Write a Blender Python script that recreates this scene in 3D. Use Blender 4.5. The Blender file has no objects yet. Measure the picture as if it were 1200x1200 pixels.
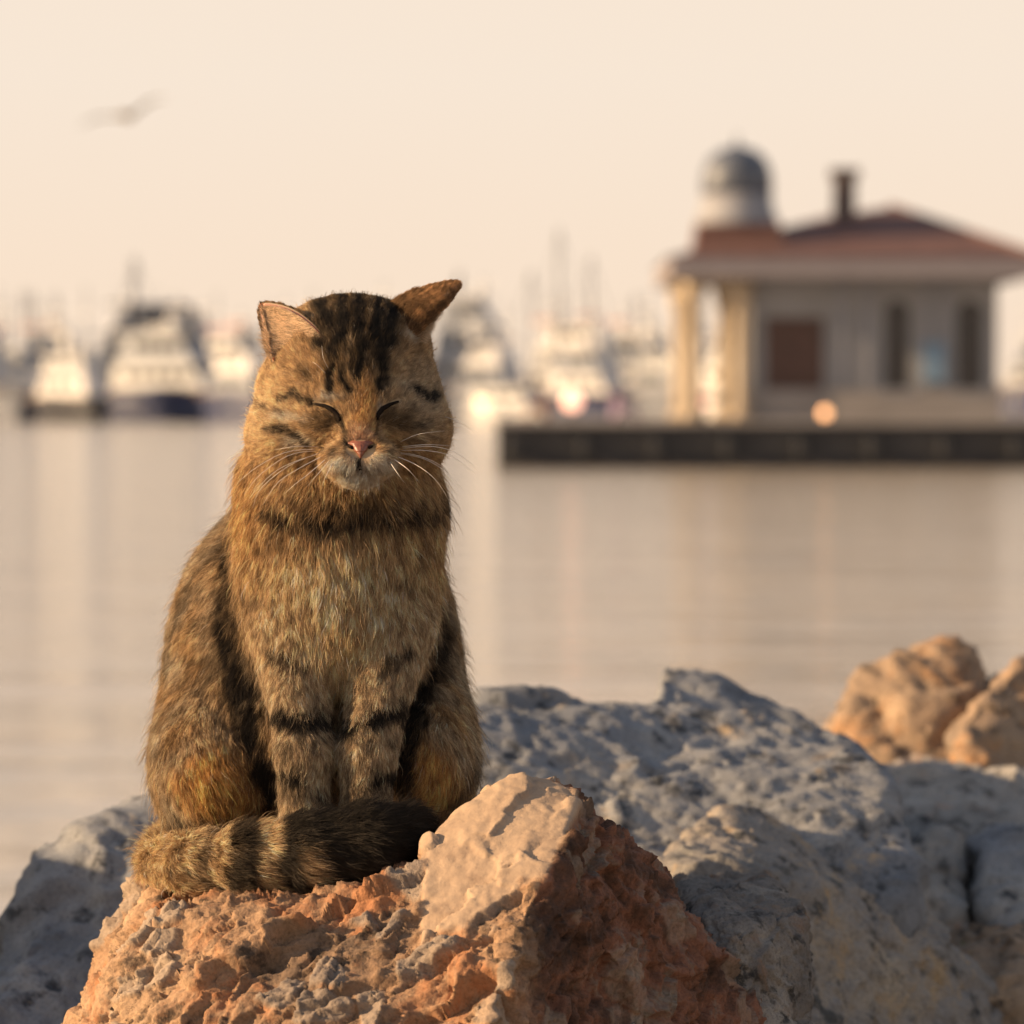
import bpy, bmesh, math, random
import numpy as np
from mathutils import Vector, Matrix, Euler
R = math.radians
rng = np.random.default_rng(7)
random.seed(7)
sc = bpy.context.scene
col = sc.collection

# ------------------------------------------------------------------ camera, sky, sun, exposure
F = 4250.0                                   # focal length in pixels of the 1200 px photograph
CAM = Vector((0.0, -2.4, 1.6))
PITCH = math.atan(122 / F)
cd = bpy.data.cameras.new('camera'); cam = bpy.data.objects.new('camera', cd); col.objects.link(cam)
cam.location = CAM; cam.rotation_euler = (R(90) - PITCH, 0, 0)
cd.sensor_fit = 'HORIZONTAL'; cd.sensor_width = 24.0; cd.lens = 85.0
cd.clip_start = 0.05; cd.clip_end = 20000
cd.dof.use_dof = True; cd.dof.focus_distance = 2.285; cd.dof.aperture_fstop = 5.8; cd.dof.aperture_blades = 0
sc.camera = cam

SUN_EL = R(17)
SUN_AZ_FRONT = 7     # degrees the sun stands towards the camera's side
SUN_AZ = R(-90 - SUN_AZ_FRONT)
sun_dir = Vector((math.sin(SUN_AZ) * math.cos(SUN_EL), math.cos(SUN_AZ) * math.cos(SUN_EL), math.sin(SUN_EL)))
sd = bpy.data.lights.new('sun', 'SUN'); sd.energy = 5.0; sd.angle = R(0.6); sd.color = (1.0, 0.70, 0.40)
sun = bpy.data.objects.new('sun', sd); col.objects.link(sun); sun.location = (-4, -1, 5)
sun.rotation_euler = sun_dir.to_track_quat('Z', 'Y').to_euler()

world = bpy.data.worlds.new('World'); sc.world = world; world.use_nodes = True
wn, wl = world.node_tree.nodes, world.node_tree.links
wn.clear()
w_out = wn.new('ShaderNodeOutputWorld'); w_bg = wn.new('ShaderNodeBackground'); w_bg.inputs[1].default_value = 0.1
w_sky = wn.new('ShaderNodeTexSky'); w_sky.sky_type = 'NISHITA'; w_sky.sun_disc = False
w_sky.sun_elevation = SUN_EL; w_sky.sun_rotation = SUN_AZ % (2 * math.pi); w_sky.dust_density = 3.0; w_sky.air_density = 1.2
w_tc = wn.new('ShaderNodeTexCoord'); w_sep = wn.new('ShaderNodeSeparateXYZ')
w_map = wn.new('ShaderNodeMapRange'); w_map.inputs[1].default_value = 0.18; w_map.inputs[2].default_value = 0.72
w_map.inputs[3].default_value = 1.0; w_map.inputs[4].default_value = 0.0; w_map.interpolation_type = 'SMOOTHSTEP'
w_mix = wn.new('ShaderNodeMix'); w_mix.data_type = 'RGBA'
w_ramp = wn.new('ShaderNodeValToRGB')        # evening haze low in the sky: warmer at the very horizon
w_ramp.color_ramp.elements[0].position = 0.0; w_ramp.color_ramp.elements[0].color = (0.92, 0.715, 0.54, 1)
w_ramp.color_ramp.elements[1].position = 0.09; w_ramp.color_ramp.elements[1].color = (0.90, 0.765, 0.635, 1)
w_mul = wn.new('ShaderNodeVectorMath'); w_mul.operation = 'SCALE'; w_mul.inputs['Scale'].default_value = 5.3
wl.new(w_tc.outputs['Generated'], w_sep.inputs[0]); wl.new(w_sep.outputs['Z'], w_map.inputs[0])
wl.new(w_sep.outputs['Z'], w_ramp.inputs[0]); wl.new(w_ramp.outputs[0], w_mul.inputs[0])
wl.new(w_map.outputs[0], w_mix.inputs[0]); wl.new(w_sky.outputs[0], w_mix.inputs[6]); wl.new(w_mul.outputs[0], w_mix.inputs[7])
wl.new(w_mix.outputs[2], w_bg.inputs[0]); wl.new(w_bg.outputs[0], w_out.inputs[0])

sc.view_settings.view_transform = 'Standard'; sc.view_settings.look = 'None'
sc.view_settings.exposure = 0.97; sc.view_settings.gamma = 1.0; sc.view_settings.use_curve_mapping = False
sc.render.engine = 'CYCLES'
sc.cycles.use_denoising = True
sc.cycles.max_bounces = 8; sc.cycles.diffuse_bounces = 3; sc.cycles.glossy_bounces = 4; sc.cycles.transmission_bounces = 4
sc.cycles.sample_clamp_indirect = 6.0
sc.cycles_curves.shape = 'RIBBONS'; sc.cycles_curves.subdivisions = 2

# ------------------------------------------------------------------ helpers: placing, tags, meshes
cp, sp = math.cos(PITCH), math.sin(PITCH)
def at(px, py, Y):
    """the point at world depth Y seen at this pixel of the 1200 px photograph"""
    a, b = (px - 600) / F, (600 - py) / F
    dy, dz = cp + b * sp, -sp + b * cp
    t = (Y - CAM.y) / dy
    return np.array([CAM.x + a * t, Y, CAM.z + dz * t])
A = at
def X_of(px, Y): return (px - 600) / F * (Y - CAM.y)
def project(P):
    d = P - np.array(CAM)
    fwd = d[..., 1] * cp - d[..., 2] * sp
    up = d[..., 1] * sp + d[..., 2] * cp
    return 600 + F * d[..., 0] / fwd, 600 - F * up / fwd
def lin(r, g, b):
    f = lambda c: (c / 255 / 12.92) if c / 255 <= 0.04045 else ((c / 255 + 0.055) / 1.055) ** 2.4
    return (f(r), f(g), f(b))

def tag(o, label=None, cat=None, group=None, kind=None):
    if label: o['label'] = label
    if cat: o['category'] = cat
    if group: o['group'] = group
    if kind: o['kind'] = kind
    return o
def empty(name, loc, rz=0.0):
    o = bpy.data.objects.new(name, None); col.objects.link(o); o.location = loc; o.rotation_euler = (0, 0, rz)
    o.empty_display_size = 0.1
    return o
def mesh_from(name, verts, faces, mat=None, smooth=False):
    me = bpy.data.meshes.new(name)
    v = np.asarray(verts, dtype=np.float32)
    if isinstance(faces, np.ndarray) and faces.ndim == 2:
        n, k = faces.shape
        me.vertices.add(len(v)); me.vertices.foreach_set('co', v.ravel())
        me.loops.add(n * k); me.loops.foreach_set('vertex_index', faces.astype(np.int32).ravel())
        me.polygons.add(n); me.polygons.foreach_set('loop_start', np.arange(0, n * k, k, dtype=np.int32))
        me.update(calc_edges=True)
    else:
        me.from_pydata([tuple(map(float, p)) for p in v], [], faces); me.update()
    if smooth: me.polygons.foreach_set('use_smooth', np.ones(len(me.polygons), dtype=bool))
    if mat: me.materials.append(mat)
    return me
def obj(name, verts, faces, mat, parent=None, base=(0, 0, 0), smooth=False):
    """verts are world coordinates (relative to the parent's base when a parent is given)"""
    v = np.asarray(verts, dtype=np.float64)
    o = bpy.data.objects.new(name, mesh_from(name, v - np.asarray(base, dtype=np.float64), faces, mat, smooth))
    col.objects.link(o)
    if parent is not None: o.parent = parent
    else: o.location = base
    return o

class MB:
    """collects simple solids into one mesh"""
    def __init__(s): s.v, s.f = [], []
    def add(s, v, f):
        n = len(s.v); s.v += [tuple(map(float, p)) for p in v]; s.f += [tuple(i + n for i in q) for q in f]; return s
    def box(s, x0, x1, y0, y1, z0, z1):
        v = [(x, y, z) for z in (z0, z1) for y in (y0, y1) for x in (x0, x1)]
        return s.add(v, [(0, 2, 3, 1), (4, 5, 7, 6), (0, 1, 5, 4), (2, 6, 7, 3), (0, 4, 6, 2), (1, 3, 7, 5)])
    def frustum(s, b, t, z0, z1):
        v = [(b[0], b[2], z0), (b[1], b[2], z0), (b[1], b[3], z0), (b[0], b[3], z0), (t[0], t[2], z1), (t[1], t[2], z1), (t[1], t[3], z1), (t[0], t[3], z1)]
        return s.add(v, [(3, 2, 1, 0), (4, 5, 6, 7), (0, 1, 5, 4), (1, 2, 6, 5), (2, 3, 7, 6), (3, 0, 4, 7)])
    def prism(s, poly, y0, y1):
        """poly of (x, z), extruded along y"""
        n = len(poly); v = [(x, y0, z) for x, z in poly] + [(x, y1, z) for x, z in poly]
        f = [tuple(range(n)), tuple(reversed(range(n, 2 * n)))] + [(i, i + n, (i + 1) % n + n, (i + 1) % n) for i in range(n)]
        return s.add(v, f)
    def lathe(s, prof, c, n=20):
        v, f = [], []
        for r, z in prof:
            for k in range(n):
                a = 2 * math.pi * k / n; v.append((c[0] + r * math.cos(a), c[1] + r * math.sin(a), c[2] + z))
        m = len(prof)
        for i in range(m - 1):
            for k in range(n): f.append((i * n + k, i * n + (k + 1) % n, (i + 1) * n + (k + 1) % n, (i + 1) * n + k))
        f.append(tuple(reversed(range(n)))); f.append(tuple(range((m - 1) * n, m * n)))
        return s.add(v, f)
    def tube(s, pts, rad, n=8):
        v, f = [], []
        pts = [Vector(p) for p in pts]; m = len(pts)
        rad = rad if hasattr(rad, '__len__') else [rad] * m
        up = Vector((0.13, 0.31, 0.94)).normalized()
        for i, p in enumerate(pts):
            t = (pts[min(i + 1, m - 1)] - pts[max(i - 1, 0)]).normalized()
            a = t.cross(up)
            if a.length < 1e-3: a = t.cross(Vector((1, 0, 0)))
            a.normalize(); b = t.cross(a)
            for k in range(n):
                q = 2 * math.pi * k / n; v.append(p + (a * math.cos(q) + b * math.sin(q)) * rad[i])
        for i in range(m - 1):
            for k in range(n): f.append((i * n + k, i * n + (k + 1) % n, (i + 1) * n + (k + 1) % n, (i + 1) * n + k))
        f.append(tuple(reversed(range(n)))); f.append(tuple(range((m - 1) * n, m * n)))
        return s.add(v, f)
    def build(s, name, mat, parent=None, base=(0, 0, 0), smooth=False):
        return obj(name, s.v, s.f, mat, parent, base, smooth)

# ------------------------------------------------------------------ noise and implicit surfaces in numpy
def _h(ix, iy, iz, seed):
    h = (ix.astype(np.uint32) * np.uint32(374761393) + iy.astype(np.uint32) * np.uint32(668265263)
         + iz.astype(np.uint32) * np.uint32(2147483647) + np.uint32((seed * 974634777) & 0xffffffff))
    h = (h ^ (h >> np.uint32(13))) * np.uint32(1274126177)
    h = (h ^ (h >> np.uint32(16))) * np.uint32(2246822519)
    return h ^ (h >> np.uint32(15))
def _u(h): return h.astype(np.float32) / np.float32(4294967295.0)
GR = np.array([(1, 1, 0), (-1, 1, 0), (1, -1, 0), (-1, -1, 0), (1, 0, 1), (-1, 0, 1), (1, 0, -1), (-1, 0, -1),
               (0, 1, 1), (0, -1, 1), (0, 1, -1), (0, -1, -1), (1, 1, 0), (-1, 1, 0), (0, -1, 1), (0, -1, -1)], dtype=np.float32)
def perlin(P, freq=1.0, seed=0):
    q = (np.asarray(P) * freq).astype(np.float32)
    i = np.floor(q).astype(np.int32); f = q - i
    w = f * f * f * (f * (f * 6 - 15) + 10)
    out = 0
    for dx in (0, 1):
        for dy in (0, 1):
            for dz in (0, 1):
                g = GR[(_h(i[:, 0] + dx, i[:, 1] + dy, i[:, 2] + dz, seed) & np.uint32(15)).astype(np.int32)]
                d = g[:, 0] * (f[:, 0] - dx) + g[:, 1] * (f[:, 1] - dy) + g[:, 2] * (f[:, 2] - dz)
                out = out + d * (w[:, 0] if dx else 1 - w[:, 0]) * (w[:, 1] if dy else 1 - w[:, 1]) * (w[:, 2] if dz else 1 - w[:, 2])
    return out
def fbm(P, freq, octs=4, seed=0, gain=0.5, ridge=False):
    a, s = 1.0, 0
    for k in range(octs):
        n = perlin(P, freq * 2.03 ** k, seed + 17 * k)
        s = s + a * ((0.5 - np.abs(n)) if ridge else n); a *= gain
    return s
def facets(P, freq, seed=0, tilt=0.6, step=0.5):
    """piecewise planar relief: each Voronoi cell is its own little broken plane; also returns border distance"""
    q = (np.asarray(P) * freq).astype(np.float32)
    i = np.floor(q).astype(np.int32)
    best = np.full(len(q), 9.0, np.float32); second = best.copy(); val = np.zeros(len(q), np.float32)
    for dx in (-1, 0, 1):
        for dy in (-1, 0, 1):
            for dz in (-1, 0, 1):
                c = i + np.array([dx, dy, dz], dtype=np.int32)
                h1 = _h(c[:, 0], c[:, 1], c[:, 2], seed); h2 = _h(c[:, 0], c[:, 1], c[:, 2], seed + 5); h3 = _h(c[:, 0], c[:, 1], c[:, 2], seed + 11)
                o = q - (c + np.stack([_u(h1), _u(h2), _u(h3)], 1))
                d = np.sqrt((o * o).sum(1))
                v = ((_u(h1 * np.uint32(747796405)) - .5) * o[:, 0] + (_u(h2 * np.uint32(747796405)) - .5) * o[:, 1]
                     + (_u(h3 * np.uint32(747796405)) - .5) * o[:, 2]) * 2 * tilt + (_u(h1 * np.uint32(277803737)) - .5) * step
                m = d < best
                second = np.where(m, best, np.minimum(second, d)); val = np.where(m, v, val); best = np.where(m, d, best)
    return val, second - best

def surface_nets(f, origin, h):
    ins = f < 0
    nx, ny, nz = f.shape
    cs = [(a, b, c) for a in (0, 1) for b in (0, 1) for c in (0, 1)]
    sl = lambda A, a, b, c: A[a:nx - 1 + a, b:ny - 1 + b, c:nz - 1 + c]
    cnt = sum(sl(ins, *c).astype(np.int8) for c in cs)
    act = (cnt > 0) & (cnt < 8)
    I = np.argwhere(act)
    val = np.stack([f[I[:, 0] + a, I[:, 1] + b, I[:, 2] + c] for a, b, c in cs], 1)
    pos = np.zeros((len(I), 3)); n = np.zeros(len(I))
    for e0 in range(8):
        for e1 in range(e0 + 1, 8):
            A, B = np.array(cs[e0]), np.array(cs[e1])
            if np.abs(A - B).sum() != 1: continue
            m = (val[:, e0] < 0) != (val[:, e1] < 0)
            t = val[m, e0] / (val[m, e0] - val[m, e1])
            pos[m] += A + (B - A) * t[:, None]; n[m] += 1
    V = (I + pos / n[:, None]) * h + origin
    idx = np.full(act.shape, -1, np.int64); idx[act] = np.arange(len(I))
    Q = []
    def quads(axis):
        if axis == 0: a, b = ins[:-1, 1:-1, 1:-1], ins[1:, 1:-1, 1:-1]
        elif axis == 1: a, b = ins[1:-1, :-1, 1:-1], ins[1:-1, 1:, 1:-1]
        else: a, b = ins[1:-1, 1:-1, :-1], ins[1:-1, 1:-1, 1:]
        E = np.argwhere(a != b)
        s = a[E[:, 0], E[:, 1], E[:, 2]]
        if axis == 0: o = E + np.array([0, 1, 1]); d1, d2 = np.array([0, 1, 0]), np.array([0, 0, 1])
        elif axis == 1: o = E + np.array([1, 0, 1]); d1, d2 = np.array([0, 0, 1]), np.array([1, 0, 0])
        else: o = E + np.array([1, 1, 0]); d1, d2 = np.array([1, 0, 0]), np.array([0, 1, 0])
        g = lambda p: idx[p[:, 0], p[:, 1], p[:, 2]]
        q = np.stack([g(o - d1 - d2), g(o - d2), g(o), g(o - d1)], 1)
        q[~s] = q[~s][:, ::-1]
        Q.append(q)
    for ax in range(3): quads(ax)
    return V, np.concatenate(Q)
def grid_points(lo, hi, h):
    ax = [np.arange(lo[k], hi[k] + h, h) for k in range(3)]
    G = np.stack(np.meshgrid(*ax, indexing='ij'), -1)
    return G.reshape(-1, 3), G.shape[:3]
def evalc(f, P, chunk=60000):
    return np.concatenate([f(P[i:i + chunk]) for i in range(0, len(P), chunk)])
def sample_field(f, lo, hi, h, q=4):
    """the field on a grid, worked out finely only near its surface"""
    H = h * q
    n = [int(math.ceil((hi[k] - lo[k]) / H)) + 1 for k in range(3)]
    ax = [lo[k] + np.arange(n[k]) * H for k in range(3)]
    C = evalc(f, np.stack(np.meshgrid(*ax, indexing='ij'), -1).reshape(-1, 3)).reshape(n)
    m = [(k_ - 1) * q + 1 for k_ in n]
    ii = [np.minimum((np.arange(m[k]) + q // 2) // q, n[k] - 1) for k in range(3)]
    D = C[np.ix_(*ii)].astype(np.float64)
    near = np.argwhere(np.abs(D) < 1.25 * H)
    D[near[:, 0], near[:, 1], near[:, 2]] = evalc(f, np.asarray(lo) + near * h)
    return D
def grad(f, P, e=4e-4):
    f0 = evalc(f, P)
    g = np.stack([evalc(f, P + np.eye(3)[k] * e) - f0 for k in range(3)], 1)
    return g / np.maximum(np.linalg.norm(g, axis=1, keepdims=True), 1e-9)
def snap(f, V, n=2, e=4e-4):
    for _ in range(n): V = V - grad(f, V, e) * evalc(f, V)[:, None] * 0.9
    return V
def subdivide(V, Q):
    e = np.concatenate([Q[:, [0, 1]], Q[:, [1, 2]], Q[:, [2, 3]], Q[:, [3, 0]]]); e = np.sort(e, 1)
    key = e[:, 0] * len(V) + e[:, 1]
    uk, inv = np.unique(key, return_inverse=True)
    mid = (V[uk // len(V)] + V[uk % len(V)]) / 2
    cen = V[Q].mean(1); n, m, k = len(V), len(uk), len(Q)
    E = inv.reshape(4, k) + n; c = np.arange(k) + n + m
    Q2 = np.concatenate([np.stack([Q[:, i], E[i], c, E[(i + 3) % 4]], 1) for i in range(4)])
    return np.concatenate([V, mid, cen]), Q2
def vnormals(V, Q):
    n = np.cross(V[Q[:, 2]] - V[Q[:, 0]], V[Q[:, 3]] - V[Q[:, 1]])
    N = np.zeros_like(V)
    for k in range(4):
        for a in range(3): N[:, a] += np.bincount(Q[:, k], n[:, a], len(V))
    return N / np.maximum(np.linalg.norm(N, axis=1, keepdims=True), 1e-12)
def smoothmin(D, k): 
    m = D.min(0)
    return m - k * np.log(np.exp(-(D - m) / k).sum(0))
def d_ellipsoid(P, c, r):
    q = (P - c) / r; k0 = np.linalg.norm(q, axis=1); k1 = np.linalg.norm(q / r, axis=1)
    return np.where(k0 < 1e-6, -min(r), k0 * (k0 - 1) / np.maximum(k1, 1e-9))
def d_cone(P, a, b, ra, rb):
    ab = b - a; t = np.clip(((P - a) @ ab) / (ab @ ab), 0, 1)
    return np.linalg.norm(P - a - t[:, None] * ab, axis=1) - (ra + (rb - ra) * t)
def sstep(x, a, b):
    t = np.clip((x - a) / (b - a), 0, 1); return t * t * (3 - 2 * t)

# ------------------------------------------------------------------ materials
def mat(name, build):
    m = bpy.data.materials.new(name); m.use_nodes = True
    n, l = m.node_tree.nodes, m.node_tree.links; n.clear()
    out = n.new('ShaderNodeOutputMaterial'); b = n.new('ShaderNodeBsdfPrincipled'); l.new(b.outputs[0], out.inputs[0])
    build(n, l, b, out)
    return m
def noise_node(n, l, scale, detail=4, rough=0.55, vec=None, kind='noise'):
    t = n.new('ShaderNodeTexNoise'); t.inputs['Scale'].default_value = scale; t.inputs['Detail'].default_value = detail; t.inputs['Roughness'].default_value = rough
    if vec is not None: l.new(vec, t.inputs['Vector'])
    return t
def ramp(n, l, src, stops):
    r = n.new('ShaderNodeValToRGB'); l.new(src, r.inputs[0])
    e = r.color_ramp.elements
    while len(e) > 1: e.remove(e[-1])
    e[0].position, e[0].color = stops[0][0], (*stops[0][1], 1)
    for p, c in stops[1:]:
        q = e.new(p); q.color = (*c, 1)
    return r
def mixc(n, l, fac, a, b, mode='MIX'):
    m = n.new('ShaderNodeMix'); m.data_type = 'RGBA'; m.blend_type = mode
    for s, i in ((fac, 0), (a, 6), (b, 7)):
        if isinstance(s, (int, float)): m.inputs[i].default_value = s
        elif isinstance(s, tuple): m.inputs[i].default_value = (*s, 1)
        else: l.new(s, m.inputs[i])
    return m.outputs[2]
def bump(n, l, b, src, strength, dist):
    u = n.new('ShaderNodeBump'); u.inputs['Strength'].default_value = strength; u.inputs['Distance'].default_value = dist
    l.new(src, u.inputs['Height']); l.new(u.outputs[0], b.inputs['Normal']); return u
def simple(name, c, rough=0.6, metal=0.0, var=0.15, scale=3.0, spec=0.5):
    def build(n, l, b, out):
        tc = n.new('ShaderNodeTexCoord'); t = noise_node(n, l, scale, 5, 0.6, tc.outputs['Object'])
        a = tuple(max(0, x * (1 - var)) for x in c); d = tuple(min(1, x * (1 + var)) for x in c)
        l.new(ramp(n, l, t.outputs[0], [(0.3, a), (0.7, d)]).outputs[0], b.inputs['Base Color'])
        b.inputs['Roughness'].default_value = rough; b.inputs['Metallic'].default_value = metal
        b.inputs['Specular IOR Level'].default_value = spec
    return mat(name, build)

def rock_mat(name, tones, stain, stain_amt, fine=1.0, attr=False, spec=0.25):
    def build(n, l, b, out):
        tc = n.new('ShaderNodeTexCoord'); v = tc.outputs['Object']
        big = noise_node(n, l, 9 * fine, 6, 0.6, v); mid = noise_node(n, l, 45 * fine, 6, 0.65, v); grit = noise_node(n, l, 420 * fine, 4, 0.7, v)
        st = noise_node(n, l, 14 * fine, 8, 0.7, v); st.inputs['Distortion'].default_value = 0.6
        c1 = ramp(n, l, big.outputs[0], [(0.34, tones[0]), (0.5, tones[1]), (0.64, tones[2])]).outputs[0]
        dk = tuple(x * .45 for x in tones[0])
        c2 = mixc(n, l, ramp(n, l, mid.outputs[0], [(0.36, (1, 1, 1)), (0.46, (0, 0, 0))]).outputs[0], c1, dk)
        vn = n.new('ShaderNodeTexVoronoi'); vn.feature = 'DISTANCE_TO_EDGE'; vn.inputs['Scale'].default_value = 13 * fine
        wv = mixc(n, l, 0.12, v, mid.outputs['Color']); l.new(wv, vn.inputs['Vector'])
        cr = ramp(n, l, vn.outputs[0], [(0.0, (1, 1, 1)), (0.012, (0, 0, 0))]).outputs[0]          # hairline cracks, here and there
        crk = mixc(n, l, ramp(n, l, big.outputs[0], [(0.45, (0, 0, 0)), (0.6, (1, 1, 1))]).outputs[0], (0, 0, 0), cr)
        c2 = mixc(n, l, crk, c2, dk)
        f = ramp(n, l, st.outputs[0], [(0.62 - 0.3 * stain_amt, (0, 0, 0)), (0.72 - 0.25 * stain_amt, (1, 1, 1))]).outputs[0]
        c3 = mixc(n, l, f, c2, stain)
        if attr:
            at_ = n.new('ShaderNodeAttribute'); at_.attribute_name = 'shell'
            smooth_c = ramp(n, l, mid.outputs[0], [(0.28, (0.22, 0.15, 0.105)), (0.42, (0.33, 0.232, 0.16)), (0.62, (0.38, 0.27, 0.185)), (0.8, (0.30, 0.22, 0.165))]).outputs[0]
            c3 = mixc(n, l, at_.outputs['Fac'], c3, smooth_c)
            at2 = n.new('ShaderNodeAttribute'); at2.attribute_name = 'shade_side'
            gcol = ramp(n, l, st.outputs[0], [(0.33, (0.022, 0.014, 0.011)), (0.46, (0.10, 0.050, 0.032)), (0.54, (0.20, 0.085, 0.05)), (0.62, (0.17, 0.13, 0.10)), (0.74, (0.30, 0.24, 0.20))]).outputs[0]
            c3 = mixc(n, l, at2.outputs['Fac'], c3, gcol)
            at3 = n.new('ShaderNodeAttribute'); at3.attribute_name = 'chip'
            chipc = ramp(n, l, big.outputs[0], [(0.35, (0.20, 0.155, 0.125)), (0.65, (0.34, 0.255, 0.185))]).outputs[0]
            c3 = mixc(n, l, at3.outputs['Fac'], c3, chipc)
        sp_ = ramp(n, l, grit.outputs[0], [(0.30, (0.55, 0.55, 0.55)), (0.5, (1, 1, 1)), (0.72, (1.25, 1.22, 1.18))]).outputs[0]
        gf = 0.75
        if attr:
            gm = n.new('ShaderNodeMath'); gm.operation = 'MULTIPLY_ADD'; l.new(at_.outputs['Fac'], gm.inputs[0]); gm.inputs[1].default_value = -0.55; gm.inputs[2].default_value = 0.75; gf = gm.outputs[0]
        c4 = mixc(n, l, gf, c3, sp_, 'MULTIPLY')
        l.new(c4, b.inputs['Base Color']); b.inputs['Roughness'].default_value = 0.88; b.inputs['Specular IOR Level'].default_value = spec
        m1 = n.new('ShaderNodeMath'); m1.operation = 'MULTIPLY_ADD'; l.new(mid.outputs[0], m1.inputs[0]); m1.inputs[1].default_value = 2.0; l.new(grit.outputs[0], m1.inputs[2])
        u = bump(n, l, b, m1.outputs[0], 0.5, 0.0022 / fine)
        if attr:
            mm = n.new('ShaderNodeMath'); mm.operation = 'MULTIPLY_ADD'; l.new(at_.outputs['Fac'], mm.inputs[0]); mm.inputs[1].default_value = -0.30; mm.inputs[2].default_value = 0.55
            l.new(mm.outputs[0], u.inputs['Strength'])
    return mat(name, build)

M = {}
M['rock_orange'] = rock_mat('ochre conglomerate', ((0.15, 0.10, 0.068), (0.30, 0.182, 0.108), (0.36, 0.24, 0.15)), (0.32, 0.145, 0.07), 0.30, 1.0, True)
M['rock_grey'] = rock_mat('blue grey limestone', ((0.12, 0.128, 0.145), (0.195, 0.20, 0.215), (0.29, 0.28, 0.27)), (0.36, 0.27, 0.18), 0.12, 0.9)
M['rock_pale'] = rock_mat('pale veined limestone', ((0.19, 0.18, 0.17), (0.28, 0.26, 0.24), (0.36, 0.33, 0.30)), (0.30, 0.19, 0.13), 0.15, 1.0)
M['rock_tan'] = rock_mat('tan limestone', ((0.17, 0.13, 0.10), (0.27, 0.19, 0.13), (0.35, 0.245, 0.16)), (0.34, 0.185, 0.09), 0.35, 0.9)
M['rock_mix'] = rock_mat('grey limestone with ochre crust', ((0.15, 0.145, 0.14), (0.23, 0.205, 0.185), (0.33, 0.27, 0.205)), (0.36, 0.25, 0.14), 0.3, 0.8)
M['rock_brown'] = rock_mat('brown grey veined stone', ((0.10, 0.092, 0.088), (0.16, 0.14, 0.125), (0.25, 0.22, 0.19)), (0.19, 0.12, 0.08), 0.25, 1.4)
M['rubble'] = rock_mat('dark wet rubble', ((0.10, 0.09, 0.08), (0.16, 0.145, 0.125), (0.22, 0.195, 0.165)), (0.18, 0.12, 0.07), 0.2, 0.6)

# ------------------------------------------------------------------ water
def water_build(n, l, b, out):
    tc = n.new('ShaderNodeTexCoord')
    mp = n.new('ShaderNodeMapping'); l.new(tc.outputs['Object'], mp.inputs[0]); mp.inputs['Scale'].default_value = (0.45, 1.0, 1.0)
    a = noise_node(n, l, 0.9, 3, 0.5, mp.outputs[0]); c = noise_node(n, l, 5.5, 4, 0.55, mp.outputs[0])
    m = n.new('ShaderNodeMath'); m.operation = 'MULTIPLY_ADD'; l.new(a.outputs[0], m.inputs[0]); m.inputs[1].default_value = 3.2; l.new(c.outputs[0], m.inputs[2])
    mp2 = n.new('ShaderNodeMapping'); l.new(tc.outputs['Object'], mp2.inputs[0]); mp2.inputs['Scale'].default_value = (0.12, 0.5, 1.0)
    w3 = noise_node(n, l, 1.0, 3, 0.5, mp2.outputs[0])
    m3 = n.new('ShaderNodeMath'); m3.operation = 'MULTIPLY_ADD'; l.new(w3.outputs[0], m3.inputs[0]); m3.inputs[1].default_value = 7.0; l.new(m.outputs[0], m3.inputs[2])
    bump(n, l, b, m3.outputs[0], 0.75, 0.06)
    b.inputs['Base Color'].default_value = (0.46, 0.375, 0.28, 1); b.inputs['Roughness'].default_value = 0.10; b.inputs['IOR'].default_value = 3.2
    b.inputs['Specular IOR Level'].default_value = 0.75
M['water'] = mat('harbour water', water_build)
g = MB(); g.add([(-3000, -60, 0), (3000, -60, 0), (3000, 6000, 0), (-3000, 6000, 0)], [(0, 1, 2, 3)])
tag(g.build('water', M['water']), kind='structure')

# ------------------------------------------------------------------ rubble mound under the boulders
def ground():
    xs = np.linspace(-6, 7, 150); ys = np.linspace(-9, 5.5, 150)
    G = np.stack(np.meshgrid(xs, ys, indexing='ij'), -1).reshape(-1, 2)
    x, y = G[:, 0], G[:, 1]
    edge = 0.25 + 1.25 * sstep(x, 0.0, 1.0) + 2.0 * sstep(x, 1.0, 5.0) - 0.6 * sstep(-x, 0.3, 2)   # crest line of the breakwater
    z = 0.88 + 0.2 * sstep(x, 0.25, 0.6) - 1.5 * sstep(y, edge - 0.1, edge + 1.9) - 0.25 * sstep(-y, 0.4, 2.0)
    P = np.stack([x, y, z * 0], 1)
    fv, fb = facets(P, 3.5, 3, 0.9, 0.6)
    z = z + 0.07 * fv * sstep(fb, 0.0, 0.2) + 0.05 * fbm(P, 2.0, 4, 5)
    V = np.stack([x, y, z], 1); n = 150
    i, j = np.meshgrid(np.arange(n - 1), np.arange(n - 1), indexing='ij')
    a = (i * n + j).ravel(); Q = np.stack([a, a + n, a + n + 1, a + 1], 1)
    V, Q = subdivide(V, Q)
    V[:, 2] += 0.02 * fbm(V, 9.0, 3, 8)
    tag(obj('ground', V, Q, M['rubble'], smooth=True), kind='structure')
ground()

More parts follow.
